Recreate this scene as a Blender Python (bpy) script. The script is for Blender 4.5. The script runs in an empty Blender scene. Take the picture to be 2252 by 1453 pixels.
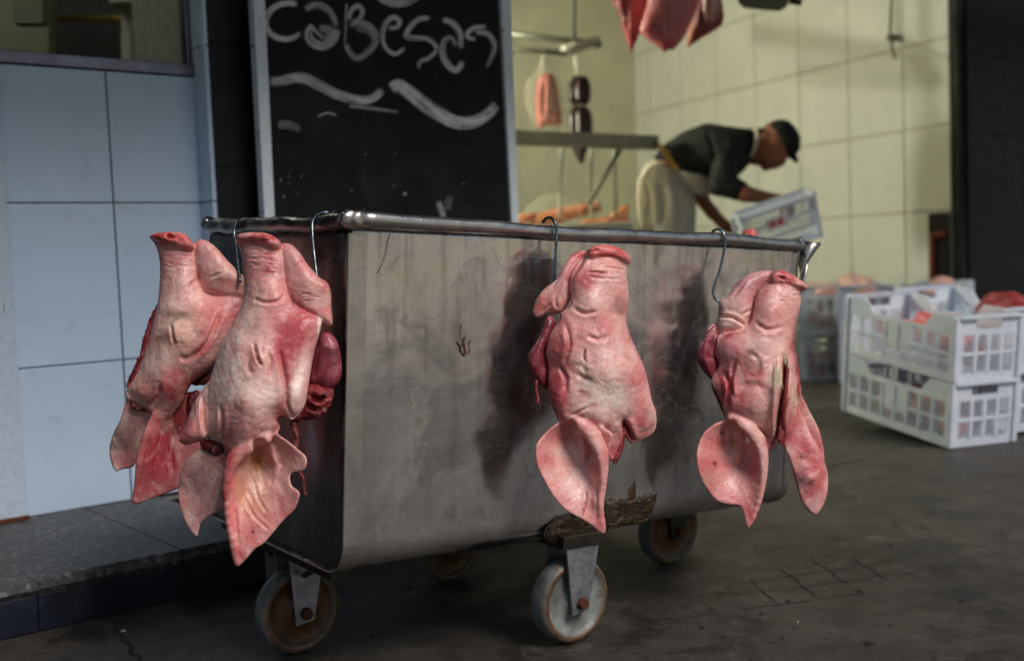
import bpy, bmesh, math, random
import numpy as np
from mathutils import Matrix, Vector
random.seed(7); rng = np.random.default_rng(7)
scene = bpy.context.scene
col = scene.collection
R_ = math.radians

# ------------------------------------------------------------------ camera
F = 2500.0; CX, CY = 1126.0, 726.5
RW = np.array([[0.773319, -0.632766, -0.039803], [-0.071996, -0.025268, -0.997085], [0.629916, 0.773931, -0.065097]])
CW = np.array([-0.90233, -1.58827, 0.72914])
CART_R = np.array([[0.997784, 0.034521, 0.056889], [-0.032542, 0.998845, -0.035357], [-0.058044, 0.033427, 0.997754]])
CART_O = np.array([0.00114, -0.00071, 0.01996])
cd = bpy.data.cameras.new('camera'); cam = bpy.data.objects.new('camera', cd); col.objects.link(cam)
cd.sensor_width = 36.0; cd.lens = 36.0 * F / 2252.0; cd.clip_start = 0.05; cd.clip_end = 500
m = np.eye(4); m[:3, 0] = RW[0]; m[:3, 1] = -RW[1]; m[:3, 2] = -RW[2]; m[:3, 3] = CW
cam.matrix_world = Matrix(m.tolist())
cd.dof.use_dof = True; cd.dof.focus_distance = 1.95; cd.dof.aperture_fstop = 2.8
scene.camera = cam
# ------------------------------------------------------------------ light
SUN_DIR_CAM = np.array([0.45, -0.70, -0.55])          # towards the light: right, up, behind the viewer
sd = RW.T @ (SUN_DIR_CAM / np.linalg.norm(SUN_DIR_CAM))
sun_el = math.asin(sd[2]); sun_az = math.atan2(sd[0], sd[1])
w = bpy.data.worlds.new('World'); scene.world = w; w.use_nodes = True
nt = w.node_tree; bg = nt.nodes['Background']; sky = nt.nodes.new('ShaderNodeTexSky')
sky.sky_type = 'NISHITA'; sky.sun_disc = False; sky.sun_elevation = sun_el; sky.sun_rotation = sun_az
sky.air_density = 1.6; sky.dust_density = 0.6; sky.ozone_density = 3.0
nt.links.new(sky.outputs[0], bg.inputs[0]); bg.inputs[1].default_value = 0.052
sl = bpy.data.lights.new('sun', 'SUN'); sl.energy = 3.0; sl.angle = R_(24); sl.color = (1.0, 0.93, 0.86)
sun = bpy.data.objects.new('sun', sl); col.objects.link(sun)
sun.rotation_euler = Vector(sd.tolist()).to_track_quat('Z', 'Y').to_euler()
sun.location = (-3, -4, 5)
vs = scene.view_settings; vs.view_transform = 'Standard'; vs.look = 'None'; vs.exposure = 0.0; vs.gamma = 1.0
vs.use_curve_mapping = False
scene.cycles.max_bounces = 8; scene.cycles.use_denoising = True; scene.cycles.caustics_reflective = False

# ------------------------------------------------------------------ helpers
def P(px, py, d):
    """place of the photograph's point at a given distance from the lens plane"""
    return CW + RW.T @ np.array([(px - CX) / F * d, (py - CY) / F * d, d])
def on(px, py, val, ax):
    r = RW.T @ np.array([(px - CX) / F, (py - CY) / F, 1.0]); k = (val - CW[ax]) / r[ax]
    return CW + k * r
def on_plane(px, py, n, p0):
    r = RW.T @ np.array([(px - CX) / F, (py - CY) / F, 1.0]); n = np.asarray(n, float)
    return CW + r * (n @ (np.asarray(p0, float) - CW)) / (n @ r)
def C3(h):
    return tuple((c / 255 / 12.92) if c / 255 <= 0.04045 else ((c / 255 + 0.055) / 1.055) ** 2.4 for c in h)
def tag(o, label=None, cat=None, group=None, kind=None):
    if label: o['label'] = label
    if cat: o['category'] = cat
    if group: o['group'] = group
    if kind: o['kind'] = kind
    return o
def empty(name, loc=(0, 0, 0), label=None, cat=None, group=None, mat=None):
    o = bpy.data.objects.new(name, None); o.empty_display_size = 0.05; col.objects.link(o)
    if mat is not None: o.matrix_world = mat
    else: o.location = tuple(loc)
    return tag(o, label, cat, group)
def mesh_obj(name, verts, faces, mat, parent=None, smooth=False, uvs=None):
    me = bpy.data.meshes.new(name); me.from_pydata([tuple(map(float, v)) for v in verts], [], faces); me.update()
    if smooth: me.shade_smooth()
    if mat is not None: me.materials.append(mat)
    o = bpy.data.objects.new(name, me); col.objects.link(o)
    if parent is not None: o.parent = parent
    return o
def fast_mesh(name, V, Q, mat, parent=None, smooth=True):
    me = bpy.data.meshes.new(name); n = len(V); q = len(Q)
    me.vertices.add(n); me.vertices.foreach_set('co', np.asarray(V, np.float32).ravel())
    me.loops.add(q * 4); me.loops.foreach_set('vertex_index', np.asarray(Q, np.int32).ravel())
    me.polygons.add(q); me.polygons.foreach_set('loop_start', np.arange(0, q * 4, 4, dtype=np.int32))
    me.update(calc_edges=True); me.validate()
    if smooth: me.shade_smooth()
    if mat is not None: me.materials.append(mat)
    o = bpy.data.objects.new(name, me); col.objects.link(o)
    if parent is not None: o.parent = parent
    return o
class MB:
    """collects shapes for one mesh"""
    def __init__(s): s.v = []; s.f = []
    def add(s, V, Fc):
        n = len(s.v); s.v += [tuple(map(float, p)) for p in V]; s.f += [tuple(i + n for i in f) for f in Fc]; return s
    def box(s, a, b, M=None):
        x0, y0, z0 = a; x1, y1, z1 = b
        V = [(x0,y0,z0),(x1,y0,z0),(x1,y1,z0),(x0,y1,z0),(x0,y0,z1),(x1,y0,z1),(x1,y1,z1),(x0,y1,z1)]
        if M is not None: V = [tuple(M @ Vector(p)) for p in V]
        return s.add(V, [(0,3,2,1),(4,5,6,7),(0,1,5,4),(1,2,6,5),(2,3,7,6),(3,0,4,7)])
    def hexa(s, q):   # eight corners in the order of box
        return s.add(q, [(0,3,2,1),(4,5,6,7),(0,1,5,4),(1,2,6,5),(2,3,7,6),(3,0,4,7)])
    def tube(s, pts, r, n=10, caps=True):
        pts = [np.asarray(p, float) for p in pts]; k = len(pts)
        rr = [r] * k if np.isscalar(r) else list(r)
        up = None; V = []
        for i, p in enumerate(pts):
            t = pts[min(i + 1, k - 1)] - pts[max(i - 1, 0)]; t = t / (np.linalg.norm(t) + 1e-12)
            if up is None:
                up = np.array([0, 0, 1.0]) if abs(t[2]) < 0.9 else np.array([1.0, 0, 0])
            a = np.cross(t, up); a /= np.linalg.norm(a) + 1e-12; up = np.cross(a, t)
            for j in range(n):
                an = 2 * math.pi * j / n
                V.append(p + rr[i] * (math.cos(an) * a + math.sin(an) * up))
        Fc = [(i*n+j, i*n+(j+1)%n, (i+1)*n+(j+1)%n, (i+1)*n+j) for i in range(k-1) for j in range(n)]
        if caps: Fc += [tuple(range(n))[::-1], tuple(range((k-1)*n, k*n))]
        return s.add(V, Fc)
    def lathe(s, prof, M, n=40):      # prof: (radius, axial) list, closed along; axis local z through M
        V = []; k = len(prof)
        for j in range(n):
            an = 2 * math.pi * j / n
            for r, a in prof: V.append(tuple(M @ Vector((r*math.cos(an), r*math.sin(an), a))))
        Fc = [(j*k+i, ((j+1)%n)*k+i, ((j+1)%n)*k+i+1, j*k+i+1) for j in range(n) for i in range(k-1)]
        return s.add(V, Fc)
    def build(s, name, mat, parent=None, smooth=False, bevel=0.0, seg=2):
        o = mesh_obj(name, s.v, s.f, mat, parent, smooth)
        if bevel:
            b = o.modifiers.new('bevel', 'BEVEL'); b.width = bevel; b.segments = seg; b.limit_method = 'ANGLE'; b.angle_limit = R_(35)
            o.data.shade_smooth()
            o.modifiers.new('wn', 'WEIGHTED_NORMAL')
        return o
def cat_rom(pts, n=8, closed=False):
    p = [np.asarray(q, float) for q in pts]; k = len(p); out = []
    rng_ = range(k if closed else k - 1)
    for i in rng_:
        if closed: a, b, c, d = p[(i-1)%k], p[i], p[(i+1)%k], p[(i+2)%k]
        else: a, b, c, d = p[max(i-1,0)], p[i], p[i+1], p[min(i+2,k-1)]
        for j in range(n):
            t = j / n
            out.append(0.5*((2*b)+(-a+c)*t+(2*a-5*b+4*c-d)*t*t+(-a+3*b-3*c+d)*t**3))
    if not closed: out.append(p[-1])
    return out

# ------------------------------------------------------------------ materials
def new_mat(name):
    m_ = bpy.data.materials.new(name); m_.use_nodes = True
    return m_, m_.node_tree, m_.node_tree.nodes['Principled BSDF']
def N(nt_, typ, **kw):
    n = nt_.nodes.new(typ)
    for k_, v_ in kw.items():
        if k_.startswith('i_'): n.inputs[k_[2:].replace('_', ' ')].default_value = v_
        else: setattr(n, k_, v_)
    return n
def noise(nt_, scale, detail=4, rough=0.55, vec=None, dist=0.0):
    n = N(nt_, 'ShaderNodeTexNoise'); n.inputs['Scale'].default_value = scale; n.inputs['Detail'].default_value = detail
    n.inputs['Roughness'].default_value = rough; n.inputs['Distortion'].default_value = dist
    if vec is not None: nt_.links.new(vec, n.inputs['Vector'])
    return n
def ramp(nt_, src, stops):
    r = N(nt_, 'ShaderNodeValToRGB'); e = r.color_ramp.elements
    while len(e) < len(stops): e.new(0.5)
    for el, (p_, c_) in zip(e, stops):
        el.position = p_; el.color = (*c_, 1) if len(c_) == 3 else c_
    nt_.links.new(src, r.inputs[0]); return r
def g(v): return (v, v, v)
def mix(nt_, fac, a, b, mode='MIX'):
    n = N(nt_, 'ShaderNodeMix', data_type='RGBA', blend_type=mode)
    for s_, x in ((n.inputs[0], fac), (n.inputs[6], a), (n.inputs[7], b)):
        if hasattr(x, 'is_linked') or hasattr(x, 'links'): nt_.links.new(x, s_)
        elif isinstance(x, (int, float)): s_.default_value = x
        else: s_.default_value = (*x, 1) if len(x) == 3 else x
    return n.outputs[2]
def coords(nt_, kind='Object'):
    return N(nt_, 'ShaderNodeTexCoord').outputs[kind]
def mapped(nt_, vec, scale=(1, 1, 1), rot=(0, 0, 0)):
    n = N(nt_, 'ShaderNodeMapping'); n.inputs['Scale'].default_value = scale; n.inputs['Rotation'].default_value = rot
    nt_.links.new(vec, n.inputs['Vector']); return n.outputs[0]
def bump(nt_, h, strength, dist, bsdf, prev=None):
    b = N(nt_, 'ShaderNodeBump'); b.inputs['Strength'].default_value = strength; b.inputs['Distance'].default_value = dist
    nt_.links.new(h, b.inputs['Height'])
    if prev is not None: nt_.links.new(prev, b.inputs['Normal'])
    nt_.links.new(b.outputs[0], bsdf.inputs['Normal']); return b.outputs[0]
def mat_simple(name, rgb, rough=0.5, metal=0.0, var=0.25, scale=8.0, bumpd=0.0, bscale=60.0, rvar=0.15, dark=None, spec=0.5, sss=0.0):
    m_, t, b = new_mat(name); vec = coords(t)
    c = C3(rgb); n1 = noise(t, scale, 6, 0.6, vec)
    lo = tuple(x * (1 - var) for x in c) if dark is None else C3(dark)
    hi = tuple(min(1, x * (1 + var * 0.5)) for x in c)
    r = ramp(t, n1.outputs[0], [(0.3, lo), (0.7, hi)])
    t.links.new(r.outputs[0], b.inputs['Base Color'])
    n2 = noise(t, scale * 2.7, 4, 0.6, vec)
    rr = ramp(t, n2.outputs[0], [(0.3, g(max(0.03, rough - rvar))), (0.7, g(min(1, rough + rvar)))])
    t.links.new(rr.outputs[0], b.inputs['Roughness']); b.inputs['Metallic'].default_value = metal
    b.inputs['Specular IOR Level'].default_value = spec
    if bumpd: bump(t, noise(t, bscale, 5, 0.6, vec).outputs[0], 0.6, bumpd, b)
    if sss:
        b.inputs['Subsurface Weight'].default_value = sss; b.inputs['Subsurface Radius'].default_value = (1, .35, .25); b.inputs['Subsurface Scale'].default_value = 0.006
    return m_
M = {}
def mat_skin(name='pig_skin', scale=1.0, pale=0.60):
    m_, t, b = new_mat(name); vec = coords(t)
    at = N(t, 'ShaderNodeAttribute', attribute_name='Col').outputs['Color']
    big = noise(t, 13 * scale, 5, 0.62, vec, 1.1); mid = noise(t, 38 * scale, 6, 0.66, vec, 0.9); fine = noise(t, 210 * scale, 4, 0.65, vec)
    c = mix(t, ramp(t, big.outputs[0], [(0.48, g(0)), (0.68, g(pale))]).outputs[0], at, C3((248, 216, 204)))        # bloodless pale areas
    c = mix(t, ramp(t, mid.outputs[0], [(0.52, g(0)), (0.68, g(0.7))]).outputs[0], c, (0.90, 0.54, 0.56), 'MULTIPLY')   # flushed blotches
    c = mix(t, ramp(t, big.outputs[0], [(0.28, g(0.8)), (0.44, g(0))]).outputs[0], c, (0.90, 0.56, 0.58), 'MULTIPLY')
    c = mix(t, ramp(t, fine.outputs[0], [(0.30, g(0.28)), (0.52, g(0.0))]).outputs[0], c, (0.70, 0.55, 0.54), 'MULTIPLY')
    v2 = N(t, 'ShaderNodeTexVoronoi', feature='DISTANCE_TO_EDGE'); v2.inputs['Scale'].default_value = 26 * scale     # fine veins and creases
    nd = N(t, 'ShaderNodeVectorMath', operation='MULTIPLY_ADD'); t.links.new(mid.outputs['Color'], nd.inputs[0]); nd.inputs[1].default_value = (0.035, 0.035, 0.035); t.links.new(vec, nd.inputs[2])
    t.links.new(nd.outputs[0], v2.inputs['Vector'])
    c = mix(t, ramp(t, v2.outputs['Distance'], [(0.0, g(0.34)), (0.05, g(0))]).outputs[0], c, (0.66, 0.40, 0.42), 'MULTIPLY')
    v3 = N(t, 'ShaderNodeTexVoronoi'); v3.inputs['Scale'].default_value = 150 * scale; t.links.new(vec, v3.inputs['Vector'])   # bristle stubs and dirt specks
    msk = mix(t, 1.0, ramp(t, v3.outputs['Distance'], [(0.10, g(1)), (0.20, g(0))]).outputs[0], ramp(t, big.outputs[0], [(0.46, g(0)), (0.6, g(0.8))]).outputs[0], 'MULTIPLY')
    c = mix(t, msk, c, (0.16, 0.09, 0.07))
    t.links.new(c, b.inputs['Base Color'])
    rr = ramp(t, mid.outputs[0], [(0.34, g(0.27)), (0.66, g(0.52))]); t.links.new(rr.outputs[0], b.inputs['Roughness'])
    b.inputs['Subsurface Weight'].default_value = 0.10; b.inputs['Subsurface Radius'].default_value = (1, .4, .3)
    b.inputs['Subsurface Scale'].default_value = 0.005; b.inputs['Specular IOR Level'].default_value = 0.5
    v = N(t, 'ShaderNodeTexVoronoi'); v.inputs['Scale'].default_value = 380 * scale; t.links.new(vec, v.inputs['Vector'])
    nb = bump(t, v.outputs['Distance'], 0.25, 0.0006, b)
    nb = bump(t, v2.outputs['Distance'], 0.30, 0.004, b, nb)
    nb = bump(t, noise(t, 95 * scale, 5, 0.68, vec, 0.4).outputs[0], 0.28, 0.002, b, nb)
    bump(t, noise(t, 30 * scale, 3, 0.55, vec, 0.7).outputs[0], 0.5, 0.007, b, nb)
    return m_
def mat_flesh(name, a, bcol, rough=0.3, bs=1.0, sc=40):
    m_, t, b = new_mat(name); vec = coords(t)
    n1 = noise(t, sc, 6, 0.65, vec, 1.5)
    r = ramp(t, n1.outputs[0], [(0.30, C3(a)), (0.52, C3(bcol)), (0.62, tuple(min(1, x * 1.5 + 0.05) for x in C3(bcol))), (0.72, C3((214, 176, 160)))])
    t.links.new(r.outputs[0], b.inputs['Base Color']); b.inputs['Roughness'].default_value = rough
    b.inputs['Subsurface Weight'].default_value = 0.12; b.inputs['Subsurface Scale'].default_value = 0.005
    nb = bump(t, noise(t, 150, 5, 0.7, vec, 1.0).outputs[0], 0.8 * bs, 0.003, b)
    bump(t, n1.outputs[0], 0.5 * bs, 0.006, b, nb)
    return m_
def mat_steel(name, base=(0.74, 0.71, 0.70), rough=0.19, dirt=0.5, brush=True, grime=1.0):
    m_, t, b = new_mat(name); vec = coords(t)
    br = noise(t, 1.0, 6, 0.75, mapped(t, vec, (9, 500, 800)))       # brushing along x
    big = noise(t, 4.5, 7, 0.64, vec, 1.0); med = noise(t, 20, 7, 0.68, vec, 0.6); fn = noise(t, 110, 5, 0.7, vec)
    c = mix(t, ramp(t, big.outputs[0], [(0.36, g(0.0)), (0.62, g(dirt))]).outputs[0], base, tuple(x * 0.36 for x in base))
    c = mix(t, ramp(t, br.outputs[0], [(0.42, g(0.22)), (0.58, g(0))]).outputs[0], c, tuple(x * 0.5 for x in base))
    c = mix(t, ramp(t, med.outputs[0], [(0.55, g(0)), (0.70, g(0.45 * grime))]).outputs[0], c, (0.15, 0.115, 0.085))
    st = noise(t, 1.0, 5, 0.62, mapped(t, vec, (40, 40, 3.0)))           # runs down the sheet
    sepz = N(t, 'ShaderNodeSeparateXYZ'); t.links.new(vec, sepz.inputs[0])
    topm = ramp(t, sepz.outputs[2], [(0.42, g(0.25)), (0.77, g(1.0))]).outputs[0]
    c = mix(t, mix(t, 1.0, ramp(t, st.outputs[0], [(0.50, g(0)), (0.66, g(0.5 * grime))]).outputs[0], topm, 'MULTIPLY'), c, (0.085, 0.06, 0.04))
    t.links.new(c, b.inputs['Base Color']); b.inputs['Metallic'].default_value = 0.97
    rm = N(t, 'ShaderNodeMath', operation='MULTIPLY_ADD'); t.links.new(med.outputs[0], rm.inputs[0]); rm.inputs[1].default_value = 0.42; rm.inputs[2].default_value = rough - 0.21
    rm2 = N(t, 'ShaderNodeMath', operation='MULTIPLY_ADD'); t.links.new(br.outputs[0], rm2.inputs[0]); rm2.inputs[1].default_value = 0.30; rm2.inputs[2].default_value = -0.15
    rm3 = N(t, 'ShaderNodeMath', operation='ADD', use_clamp=True); t.links.new(rm.outputs[0], rm3.inputs[0]); t.links.new(rm2.outputs[0], rm3.inputs[1])
    t.links.new(rm3.outputs[0], b.inputs['Roughness'])
    nb = None
    if brush: nb = bump(t, br.outputs[0], 0.16, 0.0003, b)
    nb = bump(t, noise(t, 9, 2, 0.45, vec, 0.6).outputs[0], 0.28, 0.010, b, nb)
    nb = bump(t, fn.outputs[0], 0.06, 0.0006, b, nb)
    sc = N(t, 'ShaderNodeTexVoronoi', feature='DISTANCE_TO_EDGE'); sc.inputs['Scale'].default_value = 11
    nd = N(t, 'ShaderNodeVectorMath', operation='MULTIPLY_ADD'); t.links.new(big.outputs['Color'], nd.inputs[0]); nd.inputs[1].default_value = (0.3, 0.3, 0.3); t.links.new(mapped(t, vec, (1, 1, 0.4)), nd.inputs[2])
    t.links.new(nd.outputs[0], sc.inputs['Vector'])
    bump(t, ramp(t, sc.outputs[0], [(0.0, g(0)), (0.010, g(1))]).outputs[0], 0.2, 0.0006, b, nb)
    return m_
# ------------------------------------------------------------------ sculpting by distance fields
def blur2(a, s):
    if s <= 0: return a
    k = int(3 * s) + 1; x = np.arange(-k, k + 1); w_ = np.exp(-x * x / (2 * s * s)); w_ /= w_.sum()
    a = np.pad(a, k, mode='edge')
    a = np.apply_along_axis(lambda r: np.convolve(r, w_, 'valid'), 0, a)
    return np.apply_along_axis(lambda r: np.convolve(r, w_, 'valid'), 1, a)
def poly_sd(poly, X, Y):
    p = np.asarray(poly, float); q = np.roll(p, -1, 0)
    d2 = np.full(X.shape, 1e18); ins = np.zeros(X.shape, bool)
    for (ax, ay), (bx, by) in zip(p, q):
        ex, ey = bx - ax, by - ay; L2 = ex * ex + ey * ey + 1e-9
        t = np.clip(((X - ax) * ex + (Y - ay) * ey) / L2, 0, 1)
        d2 = np.minimum(d2, (X - ax - t * ex) ** 2 + (Y - ay - t * ey) ** 2)
        if by != ay:
            c = ((ay > Y) != (by > Y)) & (X < (bx - ax) * (Y - ay) / (by - ay) + ax); ins ^= c
    d = np.sqrt(d2); return np.where(ins, d, -d)
def line_d(pts, X, Y):
    d2 = np.full(X.shape, 1e18); tt = np.zeros(X.shape); n = len(pts) - 1
    for i in range(n):
        (ax, ay), (bx, by) = pts[i][:2], pts[i + 1][:2]
        ex, ey = bx - ax, by - ay; L2 = ex * ex + ey * ey + 1e-9
        t = np.clip(((X - ax) * ex + (Y - ay) * ey) / L2, 0, 1)
        d = (X - ax - t * ex) ** 2 + (Y - ay - t * ey) ** 2
        m_ = d < d2; d2 = np.where(m_, d, d2); tt = np.where(m_, (i + t) / n, tt)
    return np.sqrt(d2), tt
def rbf(ctrl, X, Y):
    c = np.asarray(ctrl, float); xy = c[:, :2]; z = c[:, 2]; n = len(c)
    def ph(r): return r
    A = np.zeros((n + 1, n + 1)); A[:n, :n] = ph(np.linalg.norm(xy[:, None] - xy[None], axis=2)); A[:n, n] = 1; A[n, :n] = 1
    s = np.linalg.solve(A + 1e-9 * np.eye(n + 1), np.concatenate([z, [0.0]])); out = s[n]
    for i in range(n): out = out + s[i] * ph(np.hypot(X - xy[i, 0], Y - xy[i, 1]))
    return out
def sm_noise(X, Y, f, seed):
    r = np.random.default_rng(seed); o = 0
    for i in range(6):
        a = r.uniform(0, 6.28); k = f * r.uniform(0.6, 1.7)
        o = o + np.sin((X * math.cos(a) + Y * math.sin(a)) * k + r.uniform(0, 6.28))
    return o / 6 * 1.6
class Sculpt:
    def __init__(s, x0, x1, y0, y1, z0, z1, h):
        s.h = h; s.o = np.array([x0, y0, z0], float)
        s.x = np.arange(x0, x1 + h, h); s.y = np.arange(y0, y1 + h, h); s.z = np.arange(z0, z1 + h, h)
        s.X, s.Y = np.meshgrid(s.x, s.y, indexing='ij')
        s.f = np.full((len(s.x), len(s.y), len(s.z)), 60.0, np.float32)
    def sub(s, x0, x1, y0, y1):
        i0, i1 = np.searchsorted(s.x, [x0, x1]); j0, j1 = np.searchsorted(s.y, [y0, y1])
        return slice(max(i0 - 1, 0), i1 + 1), slice(max(j0 - 1, 0), j1 + 1)
    def comb(s, sl, d, k, op='add'):
        a = s.f[sl]
        if op == 'add':
            hh = np.maximum(k - np.abs(a - d), 0) / max(k, 1e-6); s.f[sl] = np.minimum(a, d) - hh * hh * k * 0.25
        else:
            d = -d; hh = np.maximum(k - np.abs(a - d), 0) / max(k, 1e-6); s.f[sl] = np.maximum(a, d) + hh * hh * k * 0.25
    def layer(s, poly, z=0.0, T=60.0, R=60.0, k=14.0, smooth=4, blur=2.0, relief=(), grooves=(), wob=0.0, op='add', back=1.0, seed=1):
        pl = cat_rom([np.array(p, float) for p in poly], smooth, True) if smooth else poly
        pl = np.array(pl); mg = 24 + k
        sl = s.sub(pl[:, 0].min() - mg, pl[:, 0].max() + mg, pl[:, 1].min() - mg, pl[:, 1].max() + mg)
        X, Y = s.X[sl], s.Y[sl]
        d = poly_sd(pl, X, Y)
        if wob: d = d + wob * sm_noise(X, Y, 0.16, seed)
        db = np.where(d > 6, np.maximum(blur2(np.maximum(d, -30), blur), 3), d) if blur else d
        zc = rbf(z, X, Y) if isinstance(z, (list, tuple)) else np.full(X.shape, float(z))
        Tm = rbf(T, X, Y) if isinstance(T, (list, tuple)) else np.full(X.shape, float(T))
        Tm = np.maximum(Tm, 4)
        if blur == 0: zc = np.median(zc) + (zc - np.median(zc)) * 1.55      # ears: deepen the cup
        u = np.maximum(R - db, 0) / R
        Hh = np.zeros(X.shape)
        for (cx, cy, rx, ry, ang, amp) in relief:
            ca, sa = math.cos(R_(ang)), math.sin(R_(ang)); dx, dy = X - cx, Y - cy
            Hh += amp * np.exp(-(((dx * ca + dy * sa) / rx) ** 2 + ((-dx * sa + dy * ca) / ry) ** 2))
        for (pts, wd, amp) in grooves:
            pp = cat_rom([np.array(p[:2], float) for p in pts], 5) if len(pts) > 2 else [np.array(p[:2], float) for p in pts]
            dd, tt = line_d(pp, X, Y); taper = np.clip(np.minimum(tt, 1 - tt) * 5, 0.15, 1)
            Hh += 1.45 * amp * taper * (np.exp(-(dd / wd) ** 2) - 0.35 * np.exp(-((dd - 2.2 * wd) / (1.3 * wd)) ** 2))
        if blur: Hh += min(1.0, float(np.max(Tm)) / 90) * (1.5 * sm_noise(X, Y, 0.06, seed + 31) + 0.8 * sm_noise(X, Y, 0.17, seed + 37))
        gx, gy = np.gradient(zc, s.h); sc = np.minimum(R, Tm) / np.sqrt(1 + np.minimum(gx * gx + gy * gy, 9))
        Hh = Hh * np.sqrt(np.clip(1 - u * u, 0, 1))
        Z = s.z[None, None, :]
        dz = Z - zc[:, :, None]
        wv = np.where(dz > 0, np.abs(dz - Hh[:, :, None] * np.clip(dz / Tm[:, :, None] * 3, 0, 1)), np.abs(dz) / back) / Tm[:, :, None]
        f = (np.sqrt(u[:, :, None] ** 2 + wv * wv) - 1) * sc[:, :, None]
        s.comb((sl[0], sl[1], slice(None)), f.astype(np.float32), k, op)
        return s
    def cone(s, p1, r1, p2, r2, k=10.0, op='add', zs=1.0):
        p1 = np.array(p1, float); p2 = np.array(p2, float); rm = max(r1, r2) + k + 20
        sl = s.sub(min(p1[0], p2[0]) - rm, max(p1[0], p2[0]) + rm, min(p1[1], p2[1]) - rm, max(p1[1], p2[1]) + rm)
        X = s.X[sl][:, :, None]; Y = s.Y[sl][:, :, None]; Z = s.z[None, None, :]
        e = p2 - p1; e[2] /= zs; L2 = e @ e + 1e-9
        dz = (Z - p1[2]) / zs
        t = np.clip(((X - p1[0]) * e[0] + (Y - p1[1]) * e[1] + dz * e[2]) / L2, 0, 1)
        d = np.sqrt((X - p1[0] - t * e[0]) ** 2 + (Y - p1[1] - t * e[1]) ** 2 + (dz - t * e[2]) ** 2) - (r1 + (r2 - r1) * t)
        s.comb((sl[0], sl[1], slice(None)), d.astype(np.float32), k, op); return s
    def chain(s, pts, k=10.0, op='add', zs=1.0):
        if len(pts) > 5: pts = cat_rom([np.array(p, float) for p in pts], 3)
        for a, b in zip(pts[:-1], pts[1:]): s.cone(a[:3], a[3], b[:3], b[3], k, op, zs)
        return s
    def extract(s):
        f = s.f; f[0] = f[-1] = 30; f[:, 0] = f[:, -1] = 30; f[:, :, 0] = f[:, :, -1] = 30
        ins = f < 0; nx, ny, nz = f.shape
        c = (slice(0, -1), slice(1, None))
        cnt = np.zeros((nx-1, ny-1, nz-1), np.uint8)
        for a in c:
            for b in c:
                for d in c: cnt += ins[a, b, d]
        act = (cnt > 0) & (cnt < 8); idx = np.full(act.shape, -1, np.int32); ii = np.argwhere(act); idx[act] = np.arange(len(ii))
        i, j, k_ = ii.T; acc = np.zeros((len(ii), 3)); num = np.zeros(len(ii))
        cor = [(a, b, d) for a in (0, 1) for b in (0, 1) for d in (0, 1)]
        for p in cor:
            for ax in range(3):
                if p[ax] == 1: continue
                q = list(p); q[ax] = 1
                fa = f[i+p[0], j+p[1], k_+p[2]]; fb = f[i+q[0], j+q[1], k_+q[2]]
                m_ = (fa < 0) != (fb < 0); t = np.where(m_, fa / np.where(m_, fa - fb, 1), 0)
                pos = np.stack([np.full(len(ii), float(p[0])), np.full(len(ii), float(p[1])), np.full(len(ii), float(p[2]))], 1); pos[:, ax] += t
                acc += pos * m_[:, None]; num += m_
        V = (ii + acc / num[:, None]) * s.h + s.o
        Q = []
        for ax in range(3):
            a1, a2 = (ax + 1) % 3, (ax + 2) % 3
            lo = [slice(None)] * 3; hi = [slice(None)] * 3; lo[ax] = slice(0, -1); hi[ax] = slice(1, None)
            cr = ins[tuple(lo)] != ins[tuple(hi)]
            e = np.argwhere(cr); ok = (e[:, a1] > 0) & (e[:, a2] > 0) & (e[:, a1] < f.shape[a1]-1) & (e[:, a2] < f.shape[a2]-1); e = e[ok]
            flip = ins[e[:, 0], e[:, 1], e[:, 2]]
            def cell(d1, d2):
                q = e.copy(); q[:, a1] -= d1; q[:, a2] -= d2; return idx[q[:, 0], q[:, 1], q[:, 2]]
            qd = np.stack([cell(1, 1), cell(0, 1), cell(0, 0), cell(1, 0)], 1)
            qd[~flip] = qd[~flip][:, ::-1]; Q.append(qd)
        return V, np.concatenate(Q)
def local_frame(px, py, d):
    """upright frame at a place: x to the right, z up, y away from the street, as seen across the pavement"""
    c = P(px, py, d); ry = c - CW; ry /= np.linalg.norm(ry)
    rx = RW[0] - ry * (RW[0] @ ry); rx /= np.linalg.norm(rx); rz = np.cross(rx, ry)
    m_ = np.eye(4); m_[:3, 0] = rx; m_[:3, 1] = ry; m_[:3, 2] = rz; m_[:3, 3] = c
    return Matrix(m_.tolist())
def to_local(V, cx, cy, unit):
    return np.stack([(V[:, 0] - cx) * unit, -V[:, 2] * unit, -(V[:, 1] - cy) * unit], 1)
def relax(V, Q, it=2, lam=0.5):
    a = np.concatenate([Q[:, 0], Q[:, 1], Q[:, 2], Q[:, 3]]); b = np.concatenate([Q[:, 1], Q[:, 2], Q[:, 3], Q[:, 0]])
    n = len(V)
    for _ in range(it):
        s_ = np.stack([np.bincount(a, V[b, i], n) + np.bincount(b, V[a, i], n) for i in range(3)], 1)
        c_ = (np.bincount(a, minlength=n) + np.bincount(b, minlength=n))[:, None]
        V = V + lam * (s_ / np.maximum(c_, 1) - V)
    return V
PAL = dict(base=(230,172,165), pale=(240,198,190), white=(248,224,214), pink=(214,116,118), rose=(190,74,84), red=(156,38,50), dred=(104,18,28),
           blood=(84,12,18), grey=(166,134,130), mauve=(178,122,132), brown=(112,82,56), ochre=(178,118,58), snout=(206,92,90), dark=(70,48,44), straw=(230,206,176))
PAL = {k_: np.array(C3(v_)) for k_, v_ in PAL.items()}
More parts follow.
